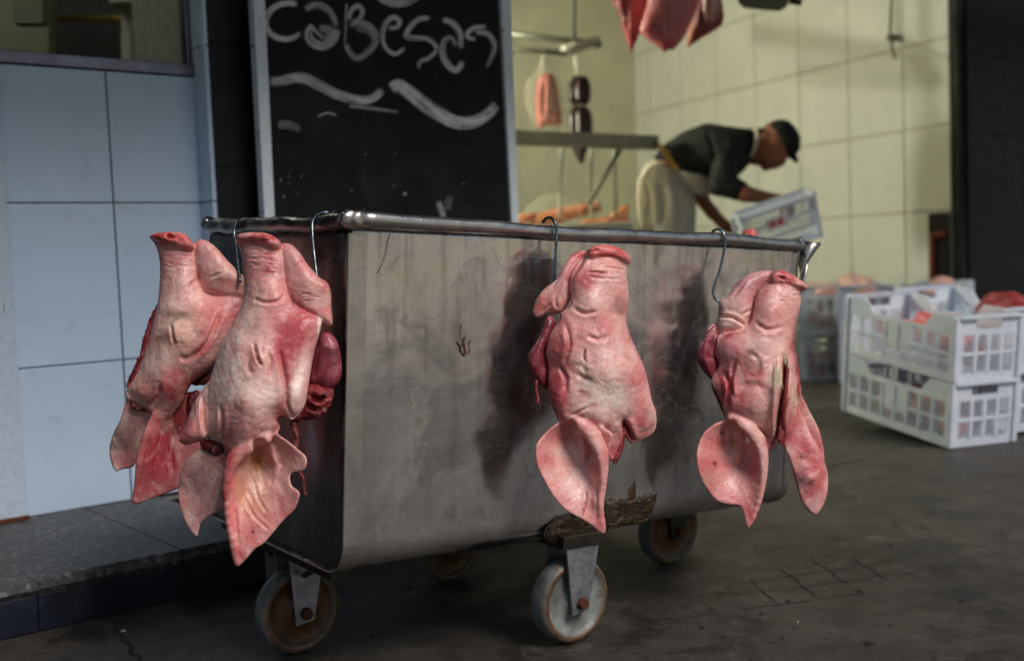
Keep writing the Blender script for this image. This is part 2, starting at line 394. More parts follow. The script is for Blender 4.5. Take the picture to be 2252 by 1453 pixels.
def paint(V, base, spots, strokes=(), seed=3):
    X = V[:, 0] + 9 * sm_noise(V[:, 0], V[:, 1], 0.045, seed) + 4 * sm_noise(V[:, 0], V[:, 2], 0.12, seed + 5)
    Y = V[:, 1] + 9 * sm_noise(V[:, 1], V[:, 0], 0.05, seed + 1) + 4 * sm_noise(V[:, 1], V[:, 2], 0.13, seed + 6)
    c = np.repeat(PAL[base][None], len(V), 0)
    patch = np.clip(0.5 + 0.5 * sm_noise(X, Y, 0.028, seed + 9) + 0.25 * sm_noise(X, V[:, 2], 0.05, seed + 8), 0, 1)[:, None]
    c = c * (1 - 0.35 * patch) + PAL['pink'] * 0.35 * patch
    for (cx, cy, rx, ry, ang, cn, st) in spots:
        ca, sa = math.cos(R_(ang)), math.sin(R_(ang)); dx, dy = X - cx, Y - cy
        r2 = ((dx * ca + dy * sa) / rx) ** 2 + ((-dx * sa + dy * ca) / ry) ** 2
        a = (min(1, 1.2 * st) * np.clip(1.3 * np.exp(-r2 * 0.85), 0, 1))[:, None]
        c = c * (1 - a) + PAL[cn] * a
    for (pts, wd, cn, st) in strokes:
        pp = cat_rom([np.array(p[:2], float) for p in pts], 5) if len(pts) > 2 else pts
        d, t_ = line_d(pp, V[:, 0], V[:, 1]); br = 0.7 + 0.5 * sm_noise(X, Y, 0.2, seed + 11)
        a = (st * np.clip(br, 0, 1.2) * np.exp(-(d / wd) ** 2))[:, None].clip(0, 1)
        c = c * (1 - a) + PAL[cn] * a
    return c
def finish(sc, name, px, py, d, cx, cy, scale, mat, parent=None, base=None, spots=(), strokes=(), seed=3, rel=1, par_inv=None, shear=0.0):
    """px,py,d: place; cx,cy: the sculpt's own origin; scale: sculpt units per photograph pixel"""
    V, Q = sc.extract(); V = relax(V, Q, rel)
    unit = d / F / scale
    VL = to_local(V, cx, cy, unit); VL[:, 1] += shear * VL[:, 0]      # the thing lies along the slanting steel side
    o = fast_mesh(name, VL, Q, mat)
    if base:
        a = o.data.attributes.new('Col', 'FLOAT_COLOR', 'POINT')
        c = paint(V, base, spots, strokes, seed); a.data.foreach_set('color', np.concatenate([c, np.ones((len(c), 1))], 1).astype(np.float32).ravel())
    mw = local_frame(px, py, d)
    if parent is not None:
        o.parent = parent
        o.matrix_local = Matrix.Identity(4) if par_inv is None else par_inv @ mw
    else: o.matrix_world = mw
    return o
# ------------------------------------------------------------------ setting: pavement, step, facade, shop
def mat_floor():
    m_, t, b = new_mat('pavement_concrete'); vec = coords(t)
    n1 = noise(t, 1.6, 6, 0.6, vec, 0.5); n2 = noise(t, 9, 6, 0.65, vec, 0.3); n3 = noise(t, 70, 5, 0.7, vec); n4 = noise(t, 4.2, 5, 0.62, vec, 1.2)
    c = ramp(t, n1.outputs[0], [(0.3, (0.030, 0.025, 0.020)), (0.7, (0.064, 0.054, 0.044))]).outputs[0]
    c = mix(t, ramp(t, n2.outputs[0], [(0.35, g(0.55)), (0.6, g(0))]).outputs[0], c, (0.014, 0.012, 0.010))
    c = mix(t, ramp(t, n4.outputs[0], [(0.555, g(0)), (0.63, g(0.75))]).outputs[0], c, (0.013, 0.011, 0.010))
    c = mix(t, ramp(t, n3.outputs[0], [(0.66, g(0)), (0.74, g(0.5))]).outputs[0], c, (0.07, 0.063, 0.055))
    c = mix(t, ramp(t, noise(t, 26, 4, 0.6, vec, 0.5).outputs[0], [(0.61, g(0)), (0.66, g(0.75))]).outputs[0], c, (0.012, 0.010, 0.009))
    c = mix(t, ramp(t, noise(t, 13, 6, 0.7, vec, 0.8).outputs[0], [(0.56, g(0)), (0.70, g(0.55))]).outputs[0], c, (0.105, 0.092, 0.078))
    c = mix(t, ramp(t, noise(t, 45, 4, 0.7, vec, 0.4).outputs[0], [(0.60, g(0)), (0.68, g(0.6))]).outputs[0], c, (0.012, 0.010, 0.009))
    t.links.new(c, b.inputs['Base Color'])
    rr = ramp(t, n4.outputs[0], [(0.45, g(0.62)), (0.70, g(0.36))]); t.links.new(rr.outputs[0], b.inputs['Roughness'])
    nb = bump(t, n3.outputs[0], 0.8, 0.004, b); bump(t, n2.outputs[0], 0.5, 0.012, b, nb)
    return m_
def mat_tile(name, rgb, rough=0.18, var=0.1, dirt=(96, 84, 66), dirtamt=0.25, spec=0.5):
    m_, t, b = new_mat(name); vec = coords(t)
    n1 = noise(t, 3.0, 5, 0.6, vec); n2 = noise(t, 18, 6, 0.65, vec, 0.5); c0 = C3(rgb)
    oi = N(t, 'ShaderNodeObjectInfo')
    c = ramp(t, n1.outputs[0], [(0.3, tuple(x * (1 - var) for x in c0)), (0.7, c0)]).outputs[0]
    c = mix(t, ramp(t, oi.outputs['Random'], [(0, g(0.0)), (1, g(0.12))]).outputs[0], c, tuple(x * 0.7 for x in c0))
    c = mix(t, ramp(t, n2.outputs[0], [(0.58, g(0)), (0.78, g(dirtamt))]).outputs[0], c, C3(dirt))
    t.links.new(c, b.inputs['Base Color'])
    rr = ramp(t, n2.outputs[0], [(0.3, g(rough)), (0.7, g(rough + 0.18))]); t.links.new(rr.outputs[0], b.inputs['Roughness'])
    b.inputs['Specular IOR Level'].default_value = spec
    bump(t, n1.outputs[0], 0.15, 0.004, b); return m_
def mat_chip(name, paint_rgb, rust_rgb, thr=0.6):
    m_, t, b = new_mat(name); vec = coords(t)
    n1 = noise(t, 16, 7, 0.7, mapped(t, vec, (1, 1, 0.45)), 0.4); n2 = noise(t, 60, 5, 0.6, vec); p_ = C3(paint_rgb)
    f = ramp(t, n1.outputs[0], [(thr, g(0)), (thr + 0.025, g(1))]).outputs[0]
    base = ramp(t, n2.outputs[0], [(0.3, tuple(x * 0.8 for x in p_)), (0.7, p_)]).outputs[0]
    c = mix(t, f, base, ramp(t, n2.outputs[0], [(0.3, tuple(x * 0.5 for x in C3(rust_rgb))), (0.7, C3(rust_rgb))]).outputs[0])
    t.links.new(c, b.inputs['Base Color']); b.inputs['Roughness'].default_value = 0.5
    bump(t, f, 0.4, 0.001, b); return m_
def mat_terrazzo():
    m_, t, b = new_mat('terrazzo'); vec = coords(t)
    v = N(t, 'ShaderNodeTexVoronoi'); v.inputs['Scale'].default_value = 110; t.links.new(vec, v.inputs['Vector'])
    n1 = noise(t, 4, 5, 0.6, vec); sepc = N(t, 'ShaderNodeSeparateColor'); t.links.new(v.outputs['Color'], sepc.inputs[0])
    c = ramp(t, sepc.outputs[0], [(0.0, (0.026, 0.028, 0.030)), (0.5, (0.050, 0.051, 0.052)), (0.8, (0.075, 0.075, 0.075)), (1.0, (0.19, 0.18, 0.17))]).outputs[0]
    c = mix(t, ramp(t, n1.outputs[0], [(0.35, g(0.6)), (0.65, g(0.0))]).outputs[0], c, (0.035, 0.034, 0.034))
    t.links.new(c, b.inputs['Base Color']); b.inputs['Roughness'].default_value = 0.55
    bump(t, noise(t, 90, 5, 0.6, vec).outputs[0], 0.4, 0.002, b); return m_
M['rust'] = mat_simple('rust', (92, 48, 30), 0.85, 0.1, 0.5, 50, 0.002, 160); M['floor'] = mat_floor(); M['tile'] = mat_tile('white_tile', (190, 210, 232)); M['tile_in'] = mat_tile('cream_tile', (228, 229, 222), 0.26, 0.12)
M['grout'] = mat_simple('grout', (122, 122, 116), 0.9, 0, 0.4, 30); M['groutd'] = mat_simple('dark_grout', (176, 172, 152), 0.9, 0, 0.4, 30); M['slate'] = mat_tile('dark_slate', (24, 28, 31), 0.42, 0.35, (50, 54, 58), 0.3, 0.25)
M['riser'] = mat_tile('blue_black_tile', (22, 28, 44), 0.35, 0.5, (56, 66, 90), 0.35, 0.3); M['terrazzo'] = mat_terrazzo()
M['post'] = mat_chip('flaking_white', (186, 202, 220), (92, 62, 34), 0.63); M['frame'] = mat_chip('white_frame', (226, 234, 242), (140, 120, 96), 0.72)
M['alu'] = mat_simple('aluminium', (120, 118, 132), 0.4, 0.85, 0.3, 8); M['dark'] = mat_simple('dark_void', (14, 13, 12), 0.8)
M['wallin'] = mat_simple('yellowed_wall', (216, 214, 190), 0.55, 0, 0.15, 3); M['ceil'] = mat_simple('ceiling_paint', (170, 168, 150), 0.8, 0, 0.15, 3)
# pavement
ground = mesh_obj('pavement', [(-300, -300, 0), (300, -300, 0), (300, 300, 0), (-300, 300, 0)], [(0, 1, 2, 3)], M['floor']); tag(ground, kind='structure')
M['street'] = mat_simple('pale_bounce_street', (186, 174, 156), 0.85, 0, 0.25, 2.0, 0.004, 40)
street = mesh_obj('street', [(-300, -300, .004), (300, -300, .004), (300, -3.4, .004), (-300, -3.4, .004)], [(0, 1, 2, 3)], M['street']); tag(street, kind='structure')  # unseen pale street added to brighten what the steel side reflects
M['score'] = mat_simple('score_dirt', (22, 19, 17), 0.9, 0, 0.4, 40); M['pale'] = mat_simple('pale_scrap', (190, 184, 172), 0.8)
def floor_line(a, b, wd, name, wig=0.004, n=14, mat='score'):
    A = on(*a, 0, 2); B = on(*b, 0, 2); d_ = (B - A); d_ /= np.linalg.norm(d_); s_ = np.array([-d_[1], d_[0], 0]); V = []; r = random.Random(str(a))
    for i in range(n + 1):
        t = i / n; p = A + (B - A) * t + s_ * r.uniform(-wig, wig); ww = wd * r.uniform(0.4, 1.2)
        V += [p + s_ * ww + np.array([0, 0, .0012]), p - s_ * ww + np.array([0, 0, .0012])]
    mesh_obj(name, V, [(2*i, 2*i+1, 2*i+3, 2*i+2) for i in range(n)], M[mat], ground)
for a, b in (((1596,1286),(1970,1235)), ((1640,1308),(2010,1258)), ((1632,1340),(1898,1304)), ((1650,1274),(1703,1326)), ((1719,1251),(1795,1312)), ((1780,1226),(1864,1284)), ((1872,1226),(1942,1270))):
    floor_line(a, b, 0.0017, 'scored_line', 0.003)
floor_line((1800, 1032), (2070, 962), 0.006, 'pavement_crack', 0.014); floor_line((255, 1380), (312, 1460), 0.004, 'pavement_crack', 0.008)
floor_line((2070, 962), (2300, 900), 0.005, 'pavement_crack', 0.014)
# litter scraps
def scrap(px, py, sz, seed, mat='pale'):
    p = on(px, py, 0, 2); r = random.Random(seed); n = 7
    V = [(sz * r.uniform(.5, 1.1) * math.cos(i * 6.283 / n), sz * r.uniform(.3, .8) * math.sin(i * 6.283 / n), 0.001) for i in range(n)] + [(0, 0, 0.0045)]
    mesh_obj('litter_scrap', V, [(i, (i + 1) % n, n) for i in range(n)], M[mat], ground).location = tuple(p)
for i, (x, y, s_) in enumerate(((271,1388,.007),(1755,1368,.003))): scrap(x, y, s_, i)
for i, (x, y, s_) in enumerate(((1545,1380,.010),(1675,1350,.008),(1735,1322,.010),(1590,1400,.005),(1650,1452,.005),(1720,1404,.006),(1180,1440,.010),(1890,1300,.012),(2115,1320,.012),(1910,1415,.018),(820,1400,.010),(980,1330,.012),(900,1290,.01),(1960,1200,.01))): scrap(x, y, s_, 40 + i, 'score')

# step in front of the tiled shop
YS, ZS, YW = 0.810, 0.110, 1.452
step = empty('entrance_step', (0, YS, 0), 'speckled dark stone step with dark blue riser tiles below white tiles', 'step')
SX1 = 0.285
def child(o, parent):    # keep the world position built into the vertices
    o.parent = parent; o.matrix_parent_inverse = Matrix.Translation(parent.location).inverted() if not parent.parent else Matrix(); return o
child(MB().box((-4, YS + 0.016, 0.0), (SX1 - 0.004, YW + 0.3, ZS - 0.014)).build('step_core', M['grout']), step)
xj = [-4, -1.6, -0.9, -0.42, float(on(300, 1165, ZS, 2)[0]), SX1]
def slab(x0, x1, seed):
    r = random.Random(seed); bm = bmesh.new(); n = max(6, int((x1 - x0) / 0.012)) if x1 - x0 < 1 else 60
    f0 = []; 
    for i in range(n + 1):
        x = x0 + 0.0015 + (x1 - x0 - 0.003) * i / n; ch = 0.0025 + 0.0022 * (math.sin(x * 37 + seed) + math.sin(x * 91 + 2 * seed)) * 0.5 + 0.0012 * r.gauss(0, 1) + 0.006 * max(0, math.sin(x * 13.7 + seed * 3) - 0.75)
        f0.append([bm.verts.new((x, YS + 0.004 + ch * 0.6, ZS - 0.034)), bm.verts.new((x, YS - 0.006 + ch, ZS - 0.020)), bm.verts.new((x, YS - 0.004 + ch, ZS - 0.006 - ch * .4)), bm.verts.new((x, YS + 0.006 + ch, ZS - 0.0008 * r.random())), bm.verts.new((x, YW + 0.05, ZS))])
    for i in range(n):
        for j in range(4): bm.faces.new((f0[i][j], f0[i+1][j], f0[i+1][j+1], f0[i][j+1]))
    bm.faces.new(f0[0][::-1]); bm.faces.new(f0[n])
    me = bpy.data.meshes.new('step_slab'); bm.to_mesh(me); bm.free(); me.materials.append(M['terrazzo'])
    o = bpy.data.objects.new('step_slab', me); col.objects.link(o); return child(o, step)
for i in range(len(xj) - 1): slab(xj[i], xj[i + 1], i)
rj = [-4, -2.4, -1.6, -1.2, -0.75, float(on(84, 1320, YS, 1)[0]), float(on(419, 1270, YS, 1)[0]), SX1]
rj = sorted(rj)
for a, b in zip(rj[:-1], rj[1:]):
    if b - a > 0.02: child(MB().box((a + .001, YS + 0.003, 0.002), (b - .001, YS + 0.018, ZS - 0.034)).build('riser_tile', M['riser'], bevel=0.0015), step)
for y0 in (YS + 0.02, YS + 0.32): child(MB().box((SX1 - 0.006, y0, 0.002), (SX1 + 0.006, y0 + 0.298, ZS - 0.002)).build('riser_tile', M['riser'], bevel=0.0015), step)

# tiled facade wall below the window
wall = empty('tiled_wall', (0.2, YW, ZS), 'white tiled shop wall below the window, left of the chalkboard', 'wall')
XP = 0.4636
child(MB().box((-0.30, YW + 0.012, ZS - 0.02), (XP, YW + 0.16, 1.27)).build('grout_backing', M['grout']), wall)
XT = float(on(250, 447, YW, 1)[0]); XT0 = float(on(25, 650, YW, 1)[0])
for c0, c1 in ((XT0 - 0.25, XT0 - 0.003), (XT0, XT - 0.0022), (XT + 0.0022, XP - 0.001)):
    for z0, z1 in ((ZS + 0.001, float(on(200, 797, YW, 1)[2]) - .0018), (float(on(200, 797, YW, 1)[2]) + .0018, float(on(200, 446, YW, 1)[2]) - .0018), (float(on(200, 446, YW, 1)[2]) + .0018, 1.262)):
        child(MB().box((c0, YW, z0), (c1, YW + 0.014, z1)).build('tile', M['tile'], bevel=0.0018), wall)
# flaking white door post at the left edge
post = empty('door_post', (XT0 - 0.05, YW - 0.03, ZS), 'flaking white metal door post with rusty foot, left of the wall tiles', 'post')
child(MB().box((XT0 - 0.075, YW - 0.032, ZS + 0.002), (XT0 - 0.004, YW - 0.001, 2.4)).build('post_face', M['post'], bevel=0.002), post)
child(MB().box((XT0 - 0.085, YW - 0.025, ZS + 0.002), (XT0 - 0.0755, YW - 0.001, 2.4)).build('post_return', M['post'], bevel=0.002), post)
child(MB().box((XT0 - 0.079, YW - 0.036, ZS - 0.0), (XT0 - 0.001, YW - 0.0005, ZS + 0.012)).build('post_foot', M['rust'], bevel=0.002), post)
# window over the tiles
win = empty('shop_window', (0.2, YW, 1.26), 'shop window with aluminium sill above the white tiles', 'window')
child(MB().box((-0.6, YW - 0.012, 1.264), (XP - 0.002, YW + 0.10, 1.296)).build('sill', M['alu'], bevel=0.003), win)
child(MB().box((XP - 0.014, YW + 0.006, 1.297), (XP - 0.0005, YW + 0.05, 2.4)).build('jamb', M['alu'], bevel=0.002), win)
gm, gt, gb = new_mat('window_glass'); gb.inputs['Base Color'].default_value = (0.85, 0.9, 0.88, 1); gb.inputs['Roughness'].default_value = 0.02; gb.inputs['Transmission Weight'].default_value = 1.0; gb.inputs['IOR'].default_value = 1.05
child(MB().box((-0.6, YW + 0.030, 1.297), (XP - 0.015, YW + 0.034, 2.4)).build('pane', gm), win)
# dim room behind the window
room = empty('back_room', (0, 3.4, 0), 'dim cluttered room seen through the window at upper left', 'room')
M['olive'] = mat_simple('olive_panel', (86, 84, 66), 0.7, 0, 0.2, 4); M['pgrey'] = mat_simple('grey_white_post', (150, 144, 138), 0.6); M['yel'] = mat_simple('ochre_rail', (150, 122, 40), 0.6); M['orange'] = mat_simple('orange_box', (160, 84, 24), 0.7)
M['greent'] = mat_tile('grey_green_tile', (150, 156, 146), 0.2, 0.15)
def slabpx(name, x0, y0, x1, y1, d, th, mat, parent, skew=(0, 0)):
    q = [P(x0, y1, d), P(x1, y1, d), P(x1, y0, d), P(x0, y0, d)]; n_ = np.cross(q[1] - q[0], q[3] - q[0]); n_ /= -np.linalg.norm(n_)
    if n_ @ RW[2] < 0: n_ = -n_
    b = [p + n_ * th for p in q]
    V = [q[0], q[1], b[1], b[0], q[3], q[2], b[2], b[3]]
    o = MB().hexa(V).build(name, mat, bevel=0.003); return child(o, parent)
slabpx('side_panel', -200, -300, 108, 160, 4.3, 0.06, M['olive'], room); slabpx('chute_board', 30, -300, 95, 52, 4.1, 0.05, M['olive'], room)
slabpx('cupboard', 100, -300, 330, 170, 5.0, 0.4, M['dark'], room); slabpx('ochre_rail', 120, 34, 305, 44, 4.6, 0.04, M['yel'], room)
slabpx('white_post', 266, -300, 290, 180, 4.2, 0.06, M['pgrey'], room); slabpx('white_tray', 240, -30, 305, 6, 4.15, 0.2, M['pgrey'], room); slabpx('orange_box', 290, 100, 314, 160, 4.6, 0.1, M['orange'], room)
slabpx('tiled_partition', 306, -320, 352, 180, 3.7, 0.08, M['greent'], room); slabpx('tiled_partition', 353.5, -320, 420, 180, 3.7, 0.08, M['greent'], room)
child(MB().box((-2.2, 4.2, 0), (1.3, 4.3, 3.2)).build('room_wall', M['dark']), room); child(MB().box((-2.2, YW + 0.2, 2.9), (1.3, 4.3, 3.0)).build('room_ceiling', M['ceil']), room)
child(MB().box((-2.3, YW + 0.2, 0), (-2.2, 4.3, 3.0)).build('room_wall', M['olive']), room)

# dark slate pier behind the chalkboard
YP = 1.376
pier = empty('slate_pier', (0.9, YP, 0), 'dark slate clad pier behind the chalkboard', 'pillar')
child(MB().box((XP + 0.012, YP + 0.012, 0), (1.36, 1.9, 3.2)).build('pier_core', M['grout']), pier)
zj = [0.002, 0.34, 0.68, 1.01, 1.35, 1.69, 2.03, 2.4]
for a, b in zip(zj[:-1], zj[1:]):
    for xa, xb in ((XP + 0.006, 0.90), (0.902, 1.362)):
        child(MB().box((xa, YP, a + .001), (xb, YP + 0.012, b - .001)).build('slate_tile', M['slate'], bevel=0.001), pier)
zz = [0.11, float(on(200, 797, YW, 1)[2]), float(on(200, 446, YW, 1)[2]), float(on(445, 105, YW - .04, 1)[2]), 1.8, 2.4]
for a, b in zip(zz[:-1], zz[1:]):
    child(MB().box((XP - 0.002, YP - 0.002, a + .0015), (XP + 0.0105, YW + 0.0, b - .0015)).build('tile', M['tile'], bevel=0.0015), pier)

# chalkboard
YB = 1.300
def bp(px, py, off=0.0): return on(px, py, YB - off, 1)
board = empty('chalkboard', tuple(bp(840, 300)), 'black chalkboard with white metal frame and chalk lettering behind the cart', 'chalkboard')
def mat_board():
    m_, t, b = new_mat('blackboard'); vec = coords(t); n1 = noise(t, 5, 6, 0.65, vec, 1.0); n2 = noise(t, 60, 5, 0.7, vec)
    c = ramp(t, n1.outputs[0], [(0.4, (0.006, 0.006, 0.008)), (0.75, (0.017, 0.016, 0.021))]).outputs[0]
    c = mix(t, ramp(t, n2.outputs[0], [(0.68, g(0)), (0.8, g(0.4))]).outputs[0], c, (0.12, 0.12, 0.14))
    t.links.new(c, b.inputs['Base Color']); b.inputs['Roughness'].default_value = 0.6; b.inputs['Specular IOR Level'].default_value = 0.15; return m_
M['board'] = mat_board()
def quad_prism(name, pxs, off0, off1, mat, parent, bevel=0.0):
    a = [bp(*q, off0) for q in pxs]; sh = np.array([0, off1 - off0, 0])
    b = [p - sh for p in a]
    return child(MB().hexa([b[0], b[1], a[1], a[0], b[3], b[2], a[2], a[3]]).build(name, mat, bevel=bevel), parent)
# (corners: bottom left, bottom right, top right, top left); the board runs past the picture's top and behind the cart
L0 = lambda y: 545 + 0.0525 * y; L1 = lambda y: 571 + 0.046 * y; Q0 = lambda y: 1088 + 0.05 * y; Q1 = lambda y: 1110 + 0.036 * y
YT, YBt = -330, 800
quad_prism('board_panel', [(L1(YBt) - 4, YBt), (Q0(YBt) + 4, YBt), (Q0(YT) + 4, YT), (L1(YT) - 4, YT)], 0, 0.008, M['board'], board)
for (f0, f1) in ((L0, L1), (Q0, Q1)):
    quad_prism('frame_rail', [(f0(YBt), YBt), (f1(YBt), YBt), (f1(YT), YT), (f0(YT), YT)], -0.014, 0.018, M['frame'], board, 0.002)
quad_prism('frame_rail', [(L1(YBt), YBt), (Q0(YBt), YBt), (Q0(YBt - 26), YBt - 26), (L1(YBt - 26), YBt - 26)], -0.014, 0.0175, M['frame'], board, 0.002)
quad_prism('frame_rail', [(L1(YT), YT + 26), (Q0(YT), YT + 26), (Q0(YT), YT), (L1(YT), YT)], -0.014, 0.0175, M['frame'], board, 0.002)
def rivet(px, py):
    p = bp(px, py, 0.018); mb = MB(); mb.lathe([(0.0055, 0), (0.005, 0.0018), (0.003, 0.003), (0.0001, 0.0034)], Matrix.Translation(tuple(p)) @ Matrix.Rotation(math.pi / 2, 4, 'X'), 10)
    child(mb.build('rivet', M['alu'], smooth=True), board)
for q in ((555,101),(568,292),(577,464),(1106,67),(1112,241),(1117,368),(1122,468)): rivet(*q)
# chalk strokes
def mat_chalk():
    m_, t, b = new_mat('chalk'); uv = N(t, 'ShaderNodeAttribute', attribute_name='stroke').outputs['Vector']
    sep = N(t, 'ShaderNodeSeparateXYZ'); t.links.new(uv, sep.inputs[0])      # x along, y across (-1..1), z strength
    n1 = noise(t, 1.0, 6, 0.7, mapped(t, uv, (0.9, 4.0, 1))); n2 = noise(t, 90, 5, 0.75, coords(t)); n3 = noise(t, 11, 3, 0.6, coords(t))
    def math_(op, a, c):
        n = N(t, 'ShaderNodeMath', operation=op)
        for i_, x in enumerate((a, c)):
            if isinstance(x, (int, float)): n.inputs[i_].default_value = x
            else: t.links.new(x, n.inputs[i_])
        return n.outputs[0]
    edge = math_('SUBTRACT', 1.0, math_('POWER', math_('ABSOLUTE', sep.outputs[1], 0), 4.0))
    a = math_('MULTIPLY', edge, ramp(t, n1.outputs[0], [(0.36, g(0.2)), (0.58, g(1))]).outputs[0])
    a = math_('MULTIPLY', a, ramp(t, n2.outputs[0], [(0.28, g(0.72)), (0.5, g(1))]).outputs[0])
    a = math_('MULTIPLY', a, ramp(t, n3.outputs[0], [(0.3, g(0.7)), (0.6, g(1))]).outputs[0])
    a = math_('MULTIPLY', a, sep.outputs[2]); t.links.new(a, b.inputs['Alpha'])
    b.inputs['Base Color'].default_value = (0.93, 0.94, 0.96, 1); b.inputs['Roughness'].default_value = 0.95; return m_
M['chalk'] = mat_chalk(); LAY = [0.0092]
def chalk(name, strokes):
    """strokes: list of (points in board drawing units, width, strength)"""
    V, Fc, A = [], [], []
    for pts, wd, st in strokes:
        LAY[0] += 0.0002
        q = cat_rom([np.array(p, float) / 2.906 + np.array([440, 0]) for p in pts], 10); n = len(q); base = len(V); L_ = 0; nc = 7
        for i, p in enumerate(q):
            t_ = q[min(i+1, n-1)] - q[max(i-1, 0)]; t_ /= np.linalg.norm(t_) + 1e-9; nn = np.array([-t_[1], t_[0]])
            if i: L_ += np.linalg.norm(q[i] - q[i-1])
            f_ = i / (n - 1); w_ = 1.06 * wd / 2.906 / 2 * (0.72 + 0.28 * math.sin(math.pi * min(1, 0.15 + f_ * 0.9)))
            s_ = st[0] + (st[1] - st[0]) * f_ if isinstance(st, tuple) else st
            s_ *= min(1, f_ * 14 + .25, (1 - f_) * 14 + .25)
            for j in range(nc):
                c_ = -1 + 2 * j / (nc - 1); V.append(bp(*(p + nn * w_ * c_), LAY[0])); A.append((L_ / 60, c_, s_))
        Fc += [(base+i*nc+j, base+i*nc+j+1, base+(i+1)*nc+j+1, base+(i+1)*nc+j) for i in range(n-1) for j in range(nc-1)]
    o = mesh_obj(name, V, Fc, M['chalk']); at = o.data.attributes.new('stroke', 'FLOAT_VECTOR', 'POINT'); at.data.foreach_set('vector', np.array(A, np.float32).ravel())
    return child(o, board)
chalk('chalk_letter', [([(622,26),(545,22),(470,50),(425,112),(424,172),(462,226),(530,250),(592,244),(642,214)], 46, (0.9, 0.95))])
chalk('chalk_letter', [([(670,62),(740,34),(800,52),(846,100),(872,175)], 52, (0.45, 0.5)), ([(872,185),(850,250),(785,292),(715,270),(690,212),(720,160)], 66, (0.65, 0.75)), ([(712,170),(740,205),(792,250)], 26, 0.6), ([(760,180),(830,200),(800,250)], 60, 0.4)])
chalk('chalk_letter', [([(936,24),(930,150),(926,320)], 16, (0.7, 0.35)), ([(950,132),(968,70),(1010,40),(1036,72),(1020,120),(975,140)], 38, (0.7, 0.55)), ([(950,160),(1040,150),(1110,200),(1118,280),(1060,345),(1000,372),(952,330),(938,280)], 50, (0.45, 0.55)), ([(1000,180),(1080,200),(1090,240)], 56, 0.28)])
chalk('chalk_letter', [([(1200,182),(1258,176),(1276,136),(1236,112),(1188,150),(1166,232),(1186,305),(1246,346),(1312,306)], 36, (0.8, 1.0))])
chalk('chalk_letter', [([(1470,116),(1400,124),(1340,178),(1318,232),(1376,244),(1450,250),(1502,288),(1512,318)], 38, (0.75, 0.95)), ([(1516,322),(1460,372),(1406,396),(1396,440)], 32, (0.7, 0.45))])
chalk('chalk_letter', [([(1550,128),(1612,150),(1660,215),(1668,310)], 42, (0.8, 0.95)), ([(1678,392),(1640,448),(1586,418),(1548,340),(1562,262),(1606,244),(1640,300)], 46, (0.95, 0.45))])
chalk('chalk_letter', [([(1826,172),(1756,178),(1706,216),(1716,244),(1760,252)], 32, (0.95, 0.8)), ([(1760,208),(1840,220),(1882,290),(1866,360),(1830,430)], 36, (0.9, 0.35))])
chalk('chalk_stroke', [([(1120,-40),(1180,6),(1262,26),(1340,10),(1420,-40)], 54, 0.8)])
chalk('chalk_flourish', [([(440,522),(520,520),(600,500),(680,506),(780,556),(880,606),(1000,638),(1090,636),(1168,576)], 72, (0.5, 0.85)), ([(580,490),(660,510),(720,540)], 40, 0.5)])
chalk('chalk_flourish', [([(1222,572),(1268,548),(1340,596),(1440,672),(1540,738),(1640,782),(1740,782),(1830,738),(1896,668)], 92, (0.95, 0.75))])
for sm_ in (([(752,744),(815,724),(872,738)], 14, 0.6), ([(950,680),(1080,692),(1270,718)], 26, 0.35), ([(500,800),(570,800),(640,830)], 60, 0.22), ([(1520,1290),(1545,1350),(1556,1392)], 44, 0.35), ([(1600,1250),(1580,1340)], 50, 0.12)): chalk('chalk_smudge', [sm_])
rs = random.Random(9)
for i in range(20):
    x, y = rs.uniform(440, 1880), rs.uniform(860, 1390); 
    if i < 6: x, y = [(518,1140),(645,1120),(580,1090),(1308,1230),(535,1250),(1250,980)][i]
    chalk('chalk_speck', [([(x, y), (x + rs.uniform(-6, 6), y + rs.uniform(4, 22 if i < 5 else 9))], rs.uniform(6, 11) if i != 3 else 28, rs.uniform(0.25, 0.7))])

# shop hall
WD = np.array([0.2511, 0.968, 0.0]); WN = np.array([-0.968, 0.2511, 0.0]); W0 = P(1861, 310, 7.0)
def wp(px, py): return on_plane(px, py, WN, W0)
def ws(px, py): q = wp(px, py); return float((q - W0) @ WD), float(q[2])
s_far = ws(1398, 300)[0]; s_near = ws(2090, 300)[0]
cols_ = [ws(x, 310)[0] for x in (1425, 1503, 1583, 1669, 1763, 1861, 1980)]
stepw = abs(cols_[0] - cols_[-1]) / 6; off = np.mean([c - i * (cols_[-1] - cols_[0]) / 6 for i, c in enumerate(cols_)])
rows_ = [ws(1861, y)[1] for y in (477, 310, 137)]; dz_ = (rows_[2] - rows_[0]) / 2
hall = empty('hall_wall', tuple(W0 * np.array([1, 1, 0])), 'cream tiled side wall of the shop hall behind the worker', 'wall')
def wbox(name, s0, s1, z0, z1, t0, t1, mat, parent, bevel=0.0):
    c = []
    for z in (z0, z1):
        for s_, t_ in ((s0, t0), (s1, t0), (s1, t1), (s0, t1)): q = W0 + WD * s_ + WN * t_; c.append((q[0], q[1], z))
    return child(MB().hexa(c).build(name, mat, bevel=bevel), parent)
wbox('grout_backing', s_far, s_near, 0.0, 3.3, -0.15, -0.006, M['groutd'], hall)
sgn = 1 if cols_[-1] > cols_[0] else -1
